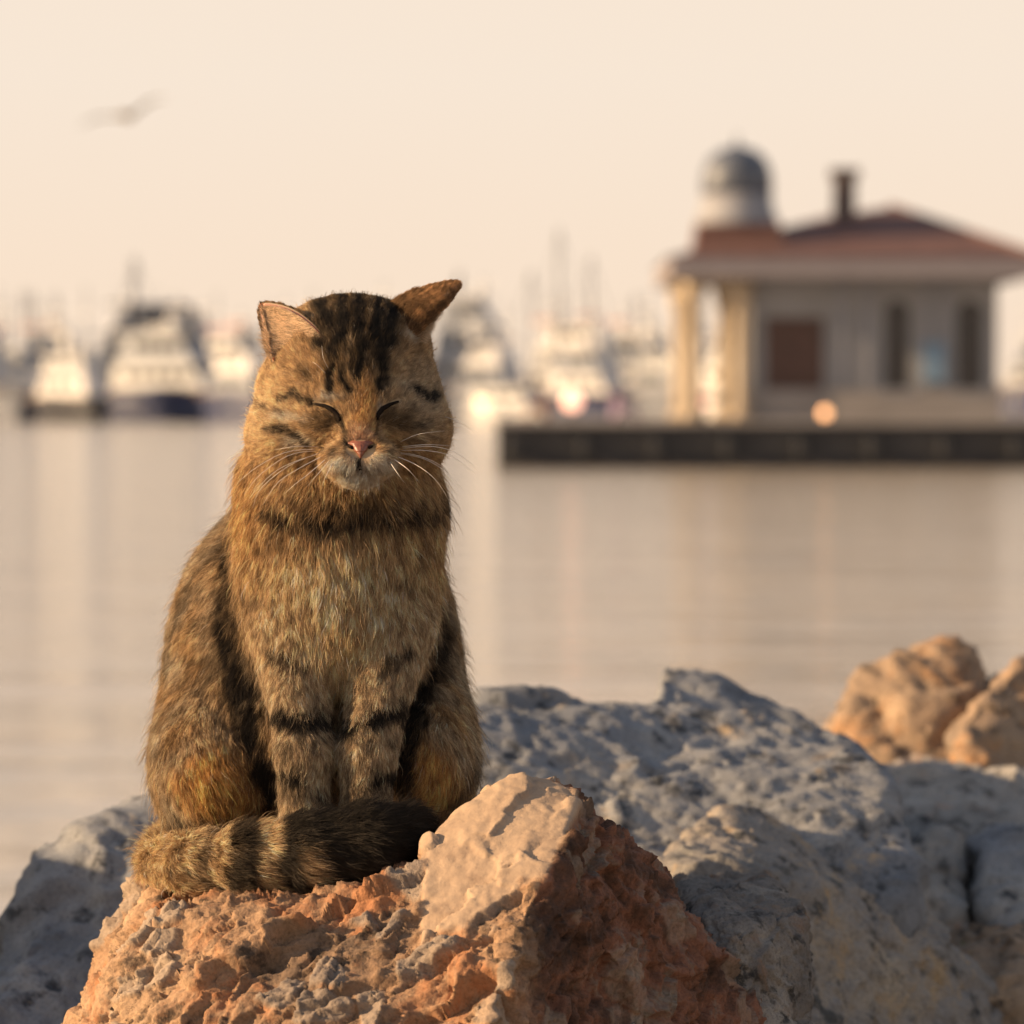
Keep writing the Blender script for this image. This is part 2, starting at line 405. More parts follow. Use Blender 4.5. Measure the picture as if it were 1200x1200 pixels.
# ------------------------------------------------------------------ boulders
def hull_planes(pts):
    bm = bmesh.new()
    for p in pts: bm.verts.new(tuple(p))
    r = bmesh.ops.convex_hull(bm, input=bm.verts)
    bm.normal_update()
    c = Vector(np.mean(np.array(pts), 0))
    N, D = [], []
    for f in bm.faces:
        if f.calc_area() < 1e-9: continue
        n = f.normal.copy(); 
        if n.dot(f.calc_center_median() - c) < 0: n.negate()
        N.append(tuple(n)); D.append(n.dot(f.verts[0].co))
    bm.free()
    return np.array(N, dtype=np.float32), np.array(D, dtype=np.float32)
def hull_sdf(pts, k=0.004):
    N, D = hull_planes(pts)
    def f(P):
        E = P.astype(np.float32) @ N.T - D; m = E.max(1, keepdims=True)
        return (m[:, 0] + k * np.log(np.exp((E - m) / k).sum(1))) - k * 0.6
    return f
def boulder(name, lumps, h, mat_, label, relief, cut=(), levels=1, round_=0.004, blend=0.006, attrs=None, zmin=None, category='rock', group='boulders of the breakwater'):
    fs = [hull_sdf(l_, round_) for l_ in lumps]
    allp = np.concatenate([np.array(l_) for l_ in lumps]); lo, hi = allp.min(0) - 4 * h, allp.max(0) + 4 * h
    cs = [hull_sdf(c, round_) for c in cut]
    def f(P):
        d = smoothmin(np.stack([g_(P) for g_ in fs]), blend) if len(fs) > 1 else fs[0](P)
        for c in cs: d = np.maximum(d, -c(P))
        return d
    V, Q = surface_nets(sample_field(f, lo, hi, h), lo, h)
    for _ in range(levels):
        V, Q = subdivide(V, Q)
    V = snap(f, V, 1, h * 0.25)
    N = grad(f, V, h * 0.8)
    extra = {}
    d = relief(V, N, extra)
    V = V + N * d[:, None]
    base = np.array([(lo[0] + hi[0]) / 2, (lo[1] + hi[1]) / 2, allp[:, 2].min()])
    o = obj(name, V, Q, mat_, None, base, True)
    for k, v in extra.items():
        a = o.data.attributes.new(k, 'FLOAT', 'POINT'); a.data.foreach_set('value', v.astype(np.float32))
    tag(o, label, category, group)
    return o
def relief_std(seed, s=1.0, amp=1.0, rough=1.0):
    def r(V, N, extra):
        W = V + 0.02 * s * np.stack([perlin(V, 14 / s, seed + k) for k in range(3)], 1)
        f1, b1 = facets(W, 7 / s, seed, 0.8, 0.45); f2, b2 = facets(W, 21 / s, seed + 1, 0.9, 0.5)
        d = 0.016 * s * f1 * sstep(b1, 0, 0.05) + 0.006 * s * f2 * sstep(b2, 0, 0.05)
        f3, b3 = facets(W, 58 / s, seed + 6, 1.0, 0.7)
        d = d + 0.0030 * s * rough * f3 + 0.020 * s * fbm(V, 4.5 / s, 3, seed + 2) + rough * 0.0042 * s * fbm(V * np.array([.55, .8, 1.25]), 30 / s, 5, seed + 3, 0.68)
        d = d - 0.006 * s * rough * np.clip(fbm(V, 18 / s, 3, seed + 9, ridge=True) - 0.55, 0, 1)
        return d * amp
    return r

def relief_front(V, N, extra):
    u, v = project(V)
    # the smooth tan shell on the knob's sunny side (a feature of the stone, marked on its own surface)
    W = V + 0.010 * np.stack([perlin(V, 30, 40 + k) for k in range(3)], 1)
    wob = 16 * fbm(V, 30, 4, 61)
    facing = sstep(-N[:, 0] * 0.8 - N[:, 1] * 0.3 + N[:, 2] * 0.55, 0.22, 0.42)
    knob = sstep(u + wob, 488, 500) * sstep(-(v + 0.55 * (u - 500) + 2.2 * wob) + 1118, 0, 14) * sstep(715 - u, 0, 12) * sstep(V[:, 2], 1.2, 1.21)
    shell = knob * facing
    shade_side = sstep(N[:, 0] - 0.25 * N[:, 2] + 0.25 * fbm(V, 26, 3, 77), 0.02, 0.22) * sstep(u, 590, 640)  # face turned from the sun: shade painted in, with brown mottling
    e_ = np.array([.78, .12, .61]); Ws = W - .58 * (W @ e_)[:, None] * e_        # bedding runs up to the right
    f1, b1 = facets(Ws, 20, 21, 0.9, 0.5); f2, b2 = facets(Ws, 55, 22, 1.0, 0.6); f3, b3 = facets(Ws, 130, 23, 1.0, 0.7)
    r = 1 - shell
    d = 0.011 * f1 * sstep(b1, 0, 0.03) * r + r * (0.0056 * f2 * sstep(b2, 0, 0.03) + 0.0024 * f3)
    d = d + r * (0.0026 * fbm(Ws, 80, 4, 31, 0.65) + 0.007 * fbm(V, 13, 3, 33)) - r * 0.005 * np.clip(fbm(V, 34, 3, 36, ridge=True) - 0.5, 0, 1)
    # conchoidal scoops and flakes on the shell
    fl, fb = facets(V + 0.012 * np.stack([fbm(V, 34, 3, 45 + k) for k in range(3)], 1), 19, 51, 0.6, 0.8)
    d = d + shell * (0.0085 * fl * sstep(fb, 0, 0.02) + 0.0022 * np.abs(fbm(V, 40, 3, 52)) + 0.0005 * fbm(V, 220, 3, 53) + 0.0035)
    # embedded greyer stones
    cells, cb = facets(V + 0.006 * np.stack([perlin(V, 50, 80 + k) for k in range(3)], 1), 34, 71, 0.0, 1.0)
    chip = sstep(cells, 0.20, 0.23) * sstep(cb, 0.05, 0.12) * r * (1 - .55 * shade_side)
    d = d + chip * 0.0035
    extra['shell'] = shell; extra['shade_side'] = shade_side * (1 - shell); extra['chip'] = chip
    return d
low = lambda px, Y, Z=1.02: np.array([X_of(px, Y), Y, Z])
front1 = [A(178, 1058, -.12), A(150, 1105, -.15), A(95, 1190, -.17), A(60, 1255, -.17), A(330, 1058, -.175), A(480, 1042, -.185), A(560, 1010, -.17),
          A(240, 1200, -.235), A(400, 1210, -.26), A(530, 1215, -.28), A(640, 1200, -.22),
          low(185, .2, 1.275), low(560, .22, 1.28), low(640, .1, 1.25), low(170, .05, 1.285), low(210, .33, 1.2), low(560, .34, 1.2),
          low(60, -.25), low(560, -.38), low(720, -.1), low(60, .3), low(620, .4)]
front2 = [A(499, 992, -.155), A(508, 1085, -.20), A(530, 955, -.14), A(568, 930, -.125), A(600, 911, -.12), A(655, 916, -.115), A(690, 945, -.14), A(734, 966, -.12), A(739, 990, -.10),
          A(648, 1020, -.205), A(604, 1110, -.255), A(568, 1205, -.29), A(500, 1205, -.27), A(792, 1062, -.08), A(835, 1112, -.07), A(895, 1205, -.05), A(725, 1205, -.19),
          low(560, -.02, 1.30), low(640, .0, 1.32), low(735, .03, 1.29), low(880, .1, 1.18), low(560, -.36), low(930, -.02), low(880, .2), low(600, .2)]
dent = [A(640, 1090, -.32), A(780, 1115, -.17), A(700, 1065, -.215), A(610, 1215, -.40), A(800, 1225, -.20), A(700, 1125, -.17), A(660, 1215, -.21), A(745, 1215, -.155)]
boulder('front_boulder', [front1, front2], 0.0036, M['rock_orange'], 'sunlit orange-brown boulder with a tan knob that the tabby cat sits on', relief_front, cut=[dent], levels=1, round_=0.0025, blend=0.005)

def block(outline, Y0, depth, drop=0.25, back=0.82, tilt=0.0):
    """hull points: an outline (px, py[, dY]) at depth Y0, the same shrunk behind it, and feet below"""
    P = []
    c = np.mean([(o[0], o[1]) for o in outline], 0)
    for o in outline:
        dy = o[2] if len(o) > 2 else 0
        p = A(o[0], o[1], Y0 + dy); P.append(p)
        q = A(c[0] + (o[0] - c[0]) * back, c[1] + (o[1] - c[1]) * back, Y0 + dy); q = q + np.array([0, depth, -tilt * depth]); P.append(q)
    lowest = min(p[2] for p in P)
    xs = [p[0] for p in P]; ys = [p[1] for p in P]
    for x in (min(xs), max(xs)):
        for y in (min(ys), max(ys)): P.append(np.array([x, y, lowest - drop]))
    return P
boulder('boulder', [block([(797, 1048, .05), (862, 1043, .06), (930, 1048, .06), (947, 1078, .03), (940, 1120, .0), (925, 1230, -.03), (850, 1230, -.06), (815, 1120, -.02), (860, 1090, -.045)], .0, .16, .1)],
        0.0034, M['rock_brown'], 'small angular grey rock wedged behind the orange boulder', relief_std(5, 0.34, 1.5, .6), levels=1, round_=0.002)
boulder('boulder', [block([(-60, 1240, -.1), (-40, 1150, .0), (0, 1105, .05), (40, 1030, .1), (100, 975, .12), (165, 945, .14), (240, 935, .16), (300, 1010, .1), (280, 1240, -.05)], .32, .45, .3, .8, .25)],
        0.0095, M['rock_grey'], 'grey boulder behind the cat\'s tail, sloping down to the water', relief_std(11, 0.9, 0.8, 1.1), levels=1, round_=0.003)
boulder('boulder', [block([(520, 850, -.05), (570, 818, .1), (660, 822, .12), (768, 826, .12), (900, 830, .1), (980, 880, .03), (1045, 940, -.05), (1072, 1000, -.1), (1060, 1050, -.15), (900, 1100, -.2), (560, 1080, -.2)], .62, .5, .3, .85, .2),
        block([(764, 840, .1), (770, 782, .25), (830, 780, .26), (885, 800, .25), (960, 845, .22), (1010, 880, .15), (980, 960, .05), (800, 940, .05)], .62, .35, .2, .85, .2)],
        0.009, M['rock_grey'], 'broad blue-grey boulder beside the cat, reaching the water', relief_std(17, 0.95, 0.75, 1.25), levels=1, round_=0.003)
boulder('boulder', [block([(762, 1003, -.06), (800, 972, .02), (865, 953, .09), (935, 968, .10), (1000, 1008, .09), (1100, 1095, .14), (1230, 1195, .18), (1230, 1260, .16), (900, 1260, -.14), (770, 1150, -.16), (850, 1012, -.12), (950, 1030, -.03)], .40, .24, .3, .8, .4)],
        0.006, M['rock_mix'], 'sloping brownish boulder with a sunlit crest behind the small grey rock', relief_std(23, 0.6, 1.0, 1.0), levels=1, round_=0.003)
boulder('boulder', [block([(975, 842, .05), (1000, 790, .12), (1060, 765, .14), (1128, 733, .16), (1150, 760, .14), (1160, 860, .05), (1120, 905, .0), (1030, 895, .0)], 1.25, .4, .4, .85, .2)],
        0.013, M['rock_tan'], 'peaked orange rock nearest the pavilion reflection', relief_std(29, 1.2, 1.1), levels=1, round_=0.004)
boulder('boulder', [block([(1115, 850, .02), (1150, 800, .08), (1185, 770, .1), (1260, 765, .12), (1300, 850, .05), (1300, 930, .0), (1150, 935, -.03)], 1.12, .4, .4, .8, .2)],
        0.013, M['rock_tan'], 'rounded tan rock cut off by the picture\'s edge, right of the peaked rock', relief_std(37, 1.2, 1.1), levels=1, round_=0.004)
boulder('boulder', [block([(1030, 925, .1), (1080, 890, .15), (1180, 905, .15), (1260, 915, .15), (1270, 1010, .0), (1180, 990, -.06), (1120, 985, -.04), (1060, 1010, -.05)], .9, .3, .2, .85, .1)],
        0.009, M['rock_pale'], 'low flat grey-tan slab below the two orange rocks', relief_std(41, 0.7, 1.0), levels=1, round_=0.003)
boulder('boulder', [block([(1060, 990, .0), (1085, 965, .05), (1130, 975, .06), (1142, 1040, .0), (1135, 1085, -.04), (1085, 1100, -.05)], .72, .25, .2, .85, .1)],
        0.008, M['rock_pale'], 'upright grey block with a dark gap beside it', relief_std(43, 0.6, 1.0), levels=1, round_=0.003)
boulder('boulder', [block([(1146, 990, .03), (1200, 965, .05), (1260, 975, .05), (1280, 1080, -.02), (1200, 1110, -.06), (1148, 1080, -.03)], .70, .3, .2, .85, .1)],
        0.009, M['rock_grey'], 'shaded boxy rock at the frame edge below the flat slab', relief_std(47, 0.6, 1.0), levels=1, round_=0.003)
boulder('boulder', [block([(1110, 1120, .0), (1160, 1092, .05), (1240, 1085, .06), (1290, 1130, .0), (1240, 1180, -.06), (1150, 1160, -.05)], .58, .2, .2, .85, .1)],
        0.008, M['rock_tan'], 'small pale rock with a tuft of yellow-green weed', relief_std(53, 0.6, 1.0), levels=1, round_=0.003)

boulder('boulder', [[np.array(p) for p in ((-1.25, -.05, .75), (-.72, -.05, .8), (-.66, .55, .8), (-1.3, .6, .75), (-.80, .0, 1.39), (-.78, .50, 1.38), (-1.15, .1, 1.34), (-1.1, .45, 1.32), (-.70, .05, 1.1), (-.66, .45, 1.1))]],  # added out of view; its shadow falls on the boulder behind the tail
        0.014, M['rock_grey'], 'unseen grey boulder left of the cat, added to cast shade', relief_std(59, 0.9, 1.0), levels=0, round_=0.01)

# ------------------------------------------------------------------ the cat
S = 2.3 / F                                   # metres per pixel at the cat
def E3(px, py, Y, rx, rz, ry): return ('e', A(px, py, Y), np.array([rx * S, ry, rz * S]))
def C3(a, b): return ('c', A(*a[:3]), A(*b[:3]), a[3] * S, b[3] * S)
TAIL = [(262, 975, .12, 24), (205, 992, .08, 26), (196, 1008, .02, 26), (198, 1016, -.06, 27), (230, 1014, -.110, 29), (292, 1006, -.128, 30), (365, 996, -.135, 32), (430, 986, -.132, 33), (476, 976, -.118, 27)]
PR = []      # (primitive, region)
for p in (E3(368, 765, .065, 176, 208, .115), E3(366, 850, .06, 178, 160, .12)): PR.append((p, 'body'))
for p in (E3(396, 678, -.03, 116, 130, .058), E3(401, 602, -.022, 113, 70, .062), E3(396, 552, -.018, 108, 58, .056), E3(402, 738, -.034, 78, 82, .050)): PR.append((p, 'chest'))
for p in (E3(256, 888, .022, 76, 110, .075), E3(494, 880, .022, 62, 107, .075), E3(258, 908, -.018, 56, 66, .045), E3(496, 905, -.018, 46, 62, .045)): PR.append((p, 'thigh'))
for p in (E3(240, 1012, -.055, 44, 24, .06), E3(492, 1000, -.035, 32, 22, .05)): PR.append((p, 'foot'))
for p in (C3((340, 735, -.058, 44), (356, 880, -.088, 28)), C3((356, 880, -.088, 28), (357, 1010, -.090, 26)),
          C3((462, 735, -.058, 44), (431, 880, -.088, 28)), C3((431, 880, -.088, 28), (428, 1010, -.090, 26)),
          E3(355, 1025, -.095, 30, 17, .03), E3(430, 1022, -.095, 29, 17, .03)): PR.append((p, 'leg'))
for a, b in zip(TAIL, TAIL[1:]): PR.append((C3(a, b), 'tail'))
HEAD = [E3(411, 447, -.042, 93, 92, .055), E3(413, 403, -.036, 88, 54, .044), E3(407, 455, -.040, 104, 60, .046), E3(414, 502, -.055, 95, 56, .046), E3(343, 506, -.042, 52, 48, .046), E3(483, 502, -.042, 44, 48, .046),
        C3((421, 455, -.080, 26), (422, 520, -.112, 16)), E3(403, 539, -.112, 25, 18, .019), E3(441, 538, -.112, 24, 18, .019), E3(421, 556, -.108, 20, 12, .015),
        E3(382, 492, -.088, 25, 17, .014), E3(460, 490, -.088, 24, 17, .014), E3(388, 468, -.086, 26, 12, .012), E3(455, 466, -.086, 26, 12, .012)]
for p in HEAD: PR.append((p, 'head'))
def pd(p, P): return d_ellipsoid(P, p[1], p[2]) if p[0] == 'e' else d_cone(P, *p[1:])
KS = {'head': .0042, 'tail': .004, 'leg': .004, 'foot': .005, 'thigh': .008, 'body': .01, 'chest': .010}
REG = ['body', 'chest', 'thigh', 'foot', 'leg', 'tail', 'head']
def region_d(P):
    return np.stack([smoothmin(np.stack([pd(p, P) for p, r in PR if r == g_]), KS[g_]) for g_ in REG])
def cat_sdf(P):
    D = region_d(P)
    body = smoothmin(D[[0, 1, 2, 6]], .0045)
    limbs = smoothmin(D[[3, 4]], .004)
    d = smoothmin(np.stack([body, limbs]), .005)
    return smoothmin(np.stack([d, D[5]]), .0022)
lo = np.array([X_of(140, 0), -.20, 1.25]); hi = np.array([X_of(600, 0), .24, 1.70])
V, Q = surface_nets(sample_field(cat_sdf, lo, hi, .0030), lo, .0030)
V = snap(cat_sdf, V, 2)
CN = vnormals(V, Q)

# ---- coat pattern: where the tabby markings and painted gap shade lie on the animal
def seg_dist(u, v, pts):
    d = np.full(len(u), 1e9)
    for (x0, y0), (x1, y1) in zip(pts, pts[1:]):
        dx, dy = x1 - x0, y1 - y0; t = np.clip(((u - x0) * dx + (v - y0) * dy) / max(dx * dx + dy * dy, 1e-9), 0, 1)
        d = np.minimum(d, np.hypot(u - x0 - t * dx, v - y0 - t * dy))
    return d
STRIPES_SHADE = {   # region: (points, half width, strength)
 'head': [([(420, 344), (419, 392), (425, 415), (420, 442)], 5.5, .95), ([(399, 346), (404, 380), (399, 396), (389, 418)], 6, .95), ([(391, 430), (389, 460)], 4, .9), ([(401, 436), (410, 462)], 3.2, .85),
          ([(446, 346), (436, 392), (445, 418), (447, 458)], 5.5, .95), ([(467, 352), (452, 390), (455, 408)], 6, .9), ([(376, 354), (388, 388), (378, 402)], 8, .85), ([(412, 412), (412, 438)], 2.6, .7), ([(433, 425), (434, 440)], 2.5, .6),
          ([(368, 474), (347, 463), (331, 471)], 3.6, .85), ([(321, 503), (342, 503), (362, 519)], 3.2, .8), ([(297, 470), (317, 483), (330, 484)], 3, .6), ([(355, 436), (366, 446)], 4, .5),
          ([(482, 457), (499, 470), (508, 466)], 4.2, .95), ([(466, 501), (500, 495)], 2.6, .6), ([(470, 514), (505, 512)], 2.4, .35),
          ([(396, 486), (404, 508), (408, 524)], 3.0, .75), ([(444, 490), (439, 508)], 2.6, .6), ([(382, 525), (383, 526)], 2.4, .7), ([(391, 530), (392, 531)], 2.4, .7), ([(377, 521), (378, 521)], 2, .6), ([(457, 523), (462, 521)], 2.2, .6), ([(450, 531), (454, 529)], 2, .5),
          ([(422, 539), (422, 550)], 2.4, .95), ([(422, 549), (408, 553), (394, 549)], 1.5, .45), ([(422, 549), (437, 553), (450, 548)], 1.5, .45)],
 'chest': [([(318, 596), (345, 606), (385, 612), (429, 604), (465, 609), (500, 598), (524, 585)], 8, .88), ([(340, 582), (385, 590), (430, 590), (480, 586)], 8, .45), ([(287, 724), (302, 716)], 6, .65), ([(358, 680), (370, 676)], 4, .4), ([(466, 676), (500, 698)], 5, .55),
           ([(318, 766), (356, 777)], 6, .75), ([(484, 758), (450, 784)], 6, .75), ([(276, 690), (300, 700)], 7, .5), ([(330, 720), (352, 728)], 5, .4), ([(452, 726), (480, 716)], 5, .4), ([(310, 640), (350, 652)], 6, .25), ([(440, 650), (500, 640)], 6, .25), ([(402, 770), (402, 860)], 5, .35)],
 'leg': [([(318, 766), (356, 777)], 6, .75), ([(484, 758), (450, 784)], 6, .75), ([(300, 830), (345, 846), (384, 843)], 10, 1.2), ([(409, 853), (440, 842), (480, 828)], 10, 1.2), ([(340, 868), (372, 872)], 4, .5), ([(410, 866), (440, 870)], 4, .5), ([(326, 926), (352, 930)], 5, .6), ([(408, 918), (426, 922)], 4, .5), ([(322, 872), (332, 874)], 5, .7), ([(316, 905), (345, 908)], 9.5, 1.1), ([(362, 932), (382, 936)], 5, .7),
         ([(438, 914), (466, 905)], 9.5, 1.1), ([(452, 872), (464, 872)], 5, .7), ([(402, 936), (420, 938)], 4, .5), ([(335, 890), (370, 893)], 3, .35), ([(405, 885), (435, 888)], 3, .35)],
 'body': [([(230, 640), (300, 655)], 8, .22), ([(190, 720), (260, 735)], 8, .25), ([(180, 800), (255, 815)], 8, .28), ([(540, 720), (575, 740)], 8, .3), ([(282, 660), (276, 740), (294, 860), (314, 930)], 20, 1.05), ([(530, 690), (512, 760), (490, 840), (475, 920)], 17, 1.0)],  # long upright ones paint shade and dark fur beside the chest
 'thigh': [([(180, 870), (215, 880)], 7, .35), ([(172, 955), (225, 965), (262, 962)], 10, .7), ([(280, 740), (300, 830), (318, 930)], 15, 1.0), ([(500, 780), (482, 860), (470, 930)], 12, 1.0), ([(530, 930), (555, 890)], 9, .45)],  # long upright ones paint the shaded gap beside the forelegs
 'foot': [([(190, 965), (270, 968)], 8, .6)], 'tail': []}
TP = np.array([A(*t[:3]) for t in TAIL]); TL = np.r_[0, np.cumsum(np.linalg.norm(np.diff(TP, axis=0), axis=1))]
def tail_param(P):
    best = np.full(len(P), 9.0); s = np.zeros(len(P)); T = np.zeros((len(P), 3)); 
    for i in range(len(TP) - 1):
        ab = TP[i + 1] - TP[i]; L = np.linalg.norm(ab); t = np.clip(((P - TP[i]) @ ab) / (L * L), 0, 1)
        d = np.linalg.norm(P - TP[i] - t[:, None] * ab, axis=1); m = d < best
        best = np.where(m, d, best); s = np.where(m, TL[i] + t * L, s); T[m] = ab / L
    return s / TL[-1], T
def blend(c, d, w): return c + (np.asarray(d) - c) * w[:, None]
AG = np.array([.41, .262, .134]); TAN = np.array([.68, .475, .275]); BLK = np.array([.014, .011, .009]); ORG = np.array([.58, .30, .095]); CRM = np.array([.76, .65, .53]); GREY = np.array([.42, .335, .235])
def coat(P, jit=0.0):
    """colour of the coat at points on the cat, region weights, stripe and gap shade darkness"""
    u, v = project(P)
    wob = np.stack([perlin(P, 90, 3), perlin(P, 90, 4)], 1) * 4.5 + np.stack([perlin(P, 260, 5), perlin(P, 260, 6)], 1) * 2.5
    hj = np.where(v < 560, .35, 1.0) * jit
    u, v = u + wob[:, 0] + rng.normal(0, 1.6, len(P)) * hj, v + wob[:, 1] + rng.normal(0, 5.0, len(P)) * hj
    W = np.exp(-np.clip(region_d(P), -.02, .2) / .006); W = W / W.sum(0)
    n1 = perlin(P, 160, 8); n2 = perlin(P, 45, 9)
    front = sstep(-P[:, 1], -.06, .0)                     # markings of the front fade round the back
    cols = {}
    base = np.tile(AG, (len(P), 1))
    cols['body'] = blend(base, GREY, np.clip(.45 + n2 * .8, 0, .9)) * .86
    c = blend(base, TAN, sstep(np.hypot((u - 405) / 115, (v - 725) / 120), 1.15, .4) * 1.0)
    c = blend(c, TAN * 1.15, sstep(np.hypot((u - 410) / 50, (v - 770) / 80), 1.1, .4) * .7); c = blend(c, ORG, sstep(np.hypot((u - 405) / 30, (v - 740) / 50), 1.1, .2) * .25)
    c = blend(c, ORG * .9, sstep(np.hypot((u - 290) / 30, (v - 590) / 70), 1.1, .2) * .35)
    sk = perlin(P * np.array([1, 1, .28]), 230, 33) + .7 * perlin(P * np.array([1, 1, .3]), 520, 34)
    cols['chest'] = c * np.exp(.55 * sk)[:, None]
    c = blend(base, GREY, np.clip(.45 + n2, 0, .9)) * .9
    o = np.maximum(sstep(np.hypot((u - 264) / 62, (v - 912) / 48), 1.15, .55), sstep(np.hypot((u - 492) / 52, (v - 912) / 44), 1.15, .55))
    cols['thigh'] = blend(c, ORG, o * .92)
    cols['foot'] = blend(base, TAN, np.full(len(P), .3)); cols['leg'] = blend(base, GREY * 1.15, np.full(len(P), .55))
    s, _ = tail_param(P)
    tb = blend(base, TAN * .95, np.clip(.5 + n1, 0, .9))
    k = np.interp(s, TL / TL[-1], [60, 90, 120, 150, 222, 290, 365, 430, 474]) + n2 * 16 + 10 * perlin(P, 25, 12)
    dark = np.maximum.reduce([sstep(np.abs(k - 288), 18, 8) * .95, sstep(k, 316, 330) * 1.0, sstep(np.abs(k - 240), 12, 6) * .75, sstep(np.abs(k - 200), 11, 5) * .5, sstep(np.abs(k - 130), 18, 8) * .6])
    dark = dark * (1 - .7 * sstep(np.abs(k - 362), 18, 8) * sstep(v, 990, 1008))
    cols['tail'] = blend(tb, BLK, np.clip(dark, 0, 1))
    # head
    c = blend(base, TAN, np.clip(.2 + n1 * .6, 0, .6))
    stk = perlin(P * np.array([1, .25, .16]), 420, 14) + .6 * perlin(P * np.array([1, .25, .2]), 800, 15)
    crown = sstep(np.hypot((u - 421) / 60, (v - 382) / 66), 1.2, .45)
    c = blend(c, AG * .16, crown * .82)
    c = blend(c, TAN * .9, crown * sstep(stk, .22, .5) * .75)
    c = blend(c, TAN * 1.1, sstep(np.hypot((u - 318) / 42, (v - 485) / 60), 1.15, .3) * .75)  # left cheek lightened to gold as if sunlit
    c = blend(c, GREY * 1.1, sstep(np.hypot((u - 490) / 45, (v - 470) / 60), 1.1, .4) * .6)  # right cheek greyed as the side away from the sun
    for ex, ey in ((379, 490), (463, 486)): c = blend(c, AG * .34, sstep(np.hypot((u - ex) / 28, (v - ey - 4) / 12), 1.15, .5) * .85)
    c = blend(c, CRM * .8, np.maximum(sstep(np.hypot((u - 386) / 24, (v - 467) / 5), 1.2, .3), sstep(np.hypot((u - 442) / 10, (v - 478) / 12), 1.2, .3)) * .85)
    c = blend(c, CRM * .75, sstep(np.hypot((u - 340) / 26, (v - 491) / 6), 1.2, .3) * .8)
    c = blend(c, CRM * .75, sstep(np.hypot((u - 352) / 24, (v - 515) / 9), 1.2, .3) * .8)
    c = blend(c, ORG * np.array([1.05, 1.15, 1.5]), sstep(np.hypot((u - 430) / 15, (v - 482) / 42), 1.25, .45) * 1.0)
    c = blend(c, CRM * .8, sstep(np.hypot((u - 486) / 20, (v - 394) / 11), 1.2, .3) * .7)
    c = blend(c, np.array([.50, .30, .20]), sstep(np.hypot((u - 422) / 17, (v - 512) / 12), 1.2, .5) * .7)
    c = blend(c, CRM, np.maximum.reduce([sstep(np.hypot((u - 404) / 25, (v - 545) / 13), 1.25, .4) * .95, sstep(np.hypot((u - 442) / 24, (v - 544) / 13), 1.25, .4) * .95, sstep(np.hypot((u - 421) / 28, (v - 560) / 11), 1.2, .6)]) * .9)
    cols['head'] = c
    out = np.zeros((len(P), 3)); blk = np.zeros(len(P))
    wn_ = 1 + .75 * perlin(P, 75, 41) + .5 * perlin(P, 190, 42)
    for i, g_ in enumerate(REG):
        b = np.zeros(len(P))
        for pts, w, st in STRIPES_SHADE[g_]: b = np.maximum(b, st * sstep(seg_dist(u, v, pts) / (wn_ if g_ != 'head' else 1.22), w * 1.6, w * .35))
        if g_ == 'body':   # faint mackerel bars on the flanks, all the way round
            b = np.maximum(b * front, .38 * sstep(np.sin((P[:, 1] * 95 + P[:, 2] * 34 + n2 * 2.2)), .45, .95))
        else: b = b * front
        blk += W[i] * b; out += W[i][:, None] * cols[g_]
    # bits of the neighbouring marks keep their own region
    out = out * np.exp((1.25 * perlin(P, 400, 21) + .9 * perlin(P, 1000, 22) + .6 * perlin(P, 130, 23)) * (1 - .45 * W[6]))[:, None]
    return blend(out, BLK, np.clip(blk * (1.12 + .5 * perlin(P, 420, 24) + .4 * perlin(P, 110, 25)), 0, 1)), W, blk

def skin_build(n, l, b, out):
    a_ = n.new('ShaderNodeAttribute'); a_.attribute_name = 'coat'; l.new(a_.outputs['Color'], b.inputs['Base Color'])
    b.inputs['Roughness'].default_value = 0.9; b.inputs['Specular IOR Level'].default_value = 0.1
M['skin'] = mat('cat underfur', skin_build)
def fur_build(n, l, b, out):
    a_ = n.new('ShaderNodeAttribute'); a_.attribute_name = 'coat'
    n.remove(b)
    d = n.new('ShaderNodeBsdfDiffuse'); t = n.new('ShaderNodeBsdfTranslucent'); g_ = n.new('ShaderNodeBsdfHair'); g_.component = 'Reflection'
    l.new(a_.outputs['Color'], d.inputs[0]); l.new(a_.outputs['Color'], t.inputs[0])
    g_.inputs['RoughnessU'].default_value = 0.35; g_.inputs['RoughnessV'].default_value = 0.6
    hc = mixc(n, l, 0.5, a_.outputs['Color'], (0.5, 0.45, 0.4)); l.new(hc, g_.inputs[0])
    m1 = n.new('ShaderNodeMixShader'); m1.inputs[0].default_value = 0.42; l.new(d.outputs[0], m1.inputs[1]); l.new(t.outputs[0], m1.inputs[2])
    m2 = n.new('ShaderNodeMixShader'); m2.inputs[0].default_value = 0.07; l.new(m1.outputs[0], m2.inputs[1]); l.new(g_.outputs[0], m2.inputs[2])
    l.new(m2.outputs[0], out.inputs[0])
M['fur'] = mat('cat fur', fur_build)

CAT0 = np.array([X_of(375, 0), 0.0, 1.292])
cat = empty('cat', CAT0)
tag(cat, 'brown tabby cat sitting with closed eyes and tail curled round its paws', 'cat')
body = obj('body', V, Q, M['skin'], cat, CAT0, True)
vc, _, _ = coat(V)
a_ = body.data.attributes.new('coat', 'FLOAT_COLOR', 'POINT'); a_.data.foreach_set('color', np.c_[vc * .6, np.ones(len(V))].astype(np.float32).ravel())

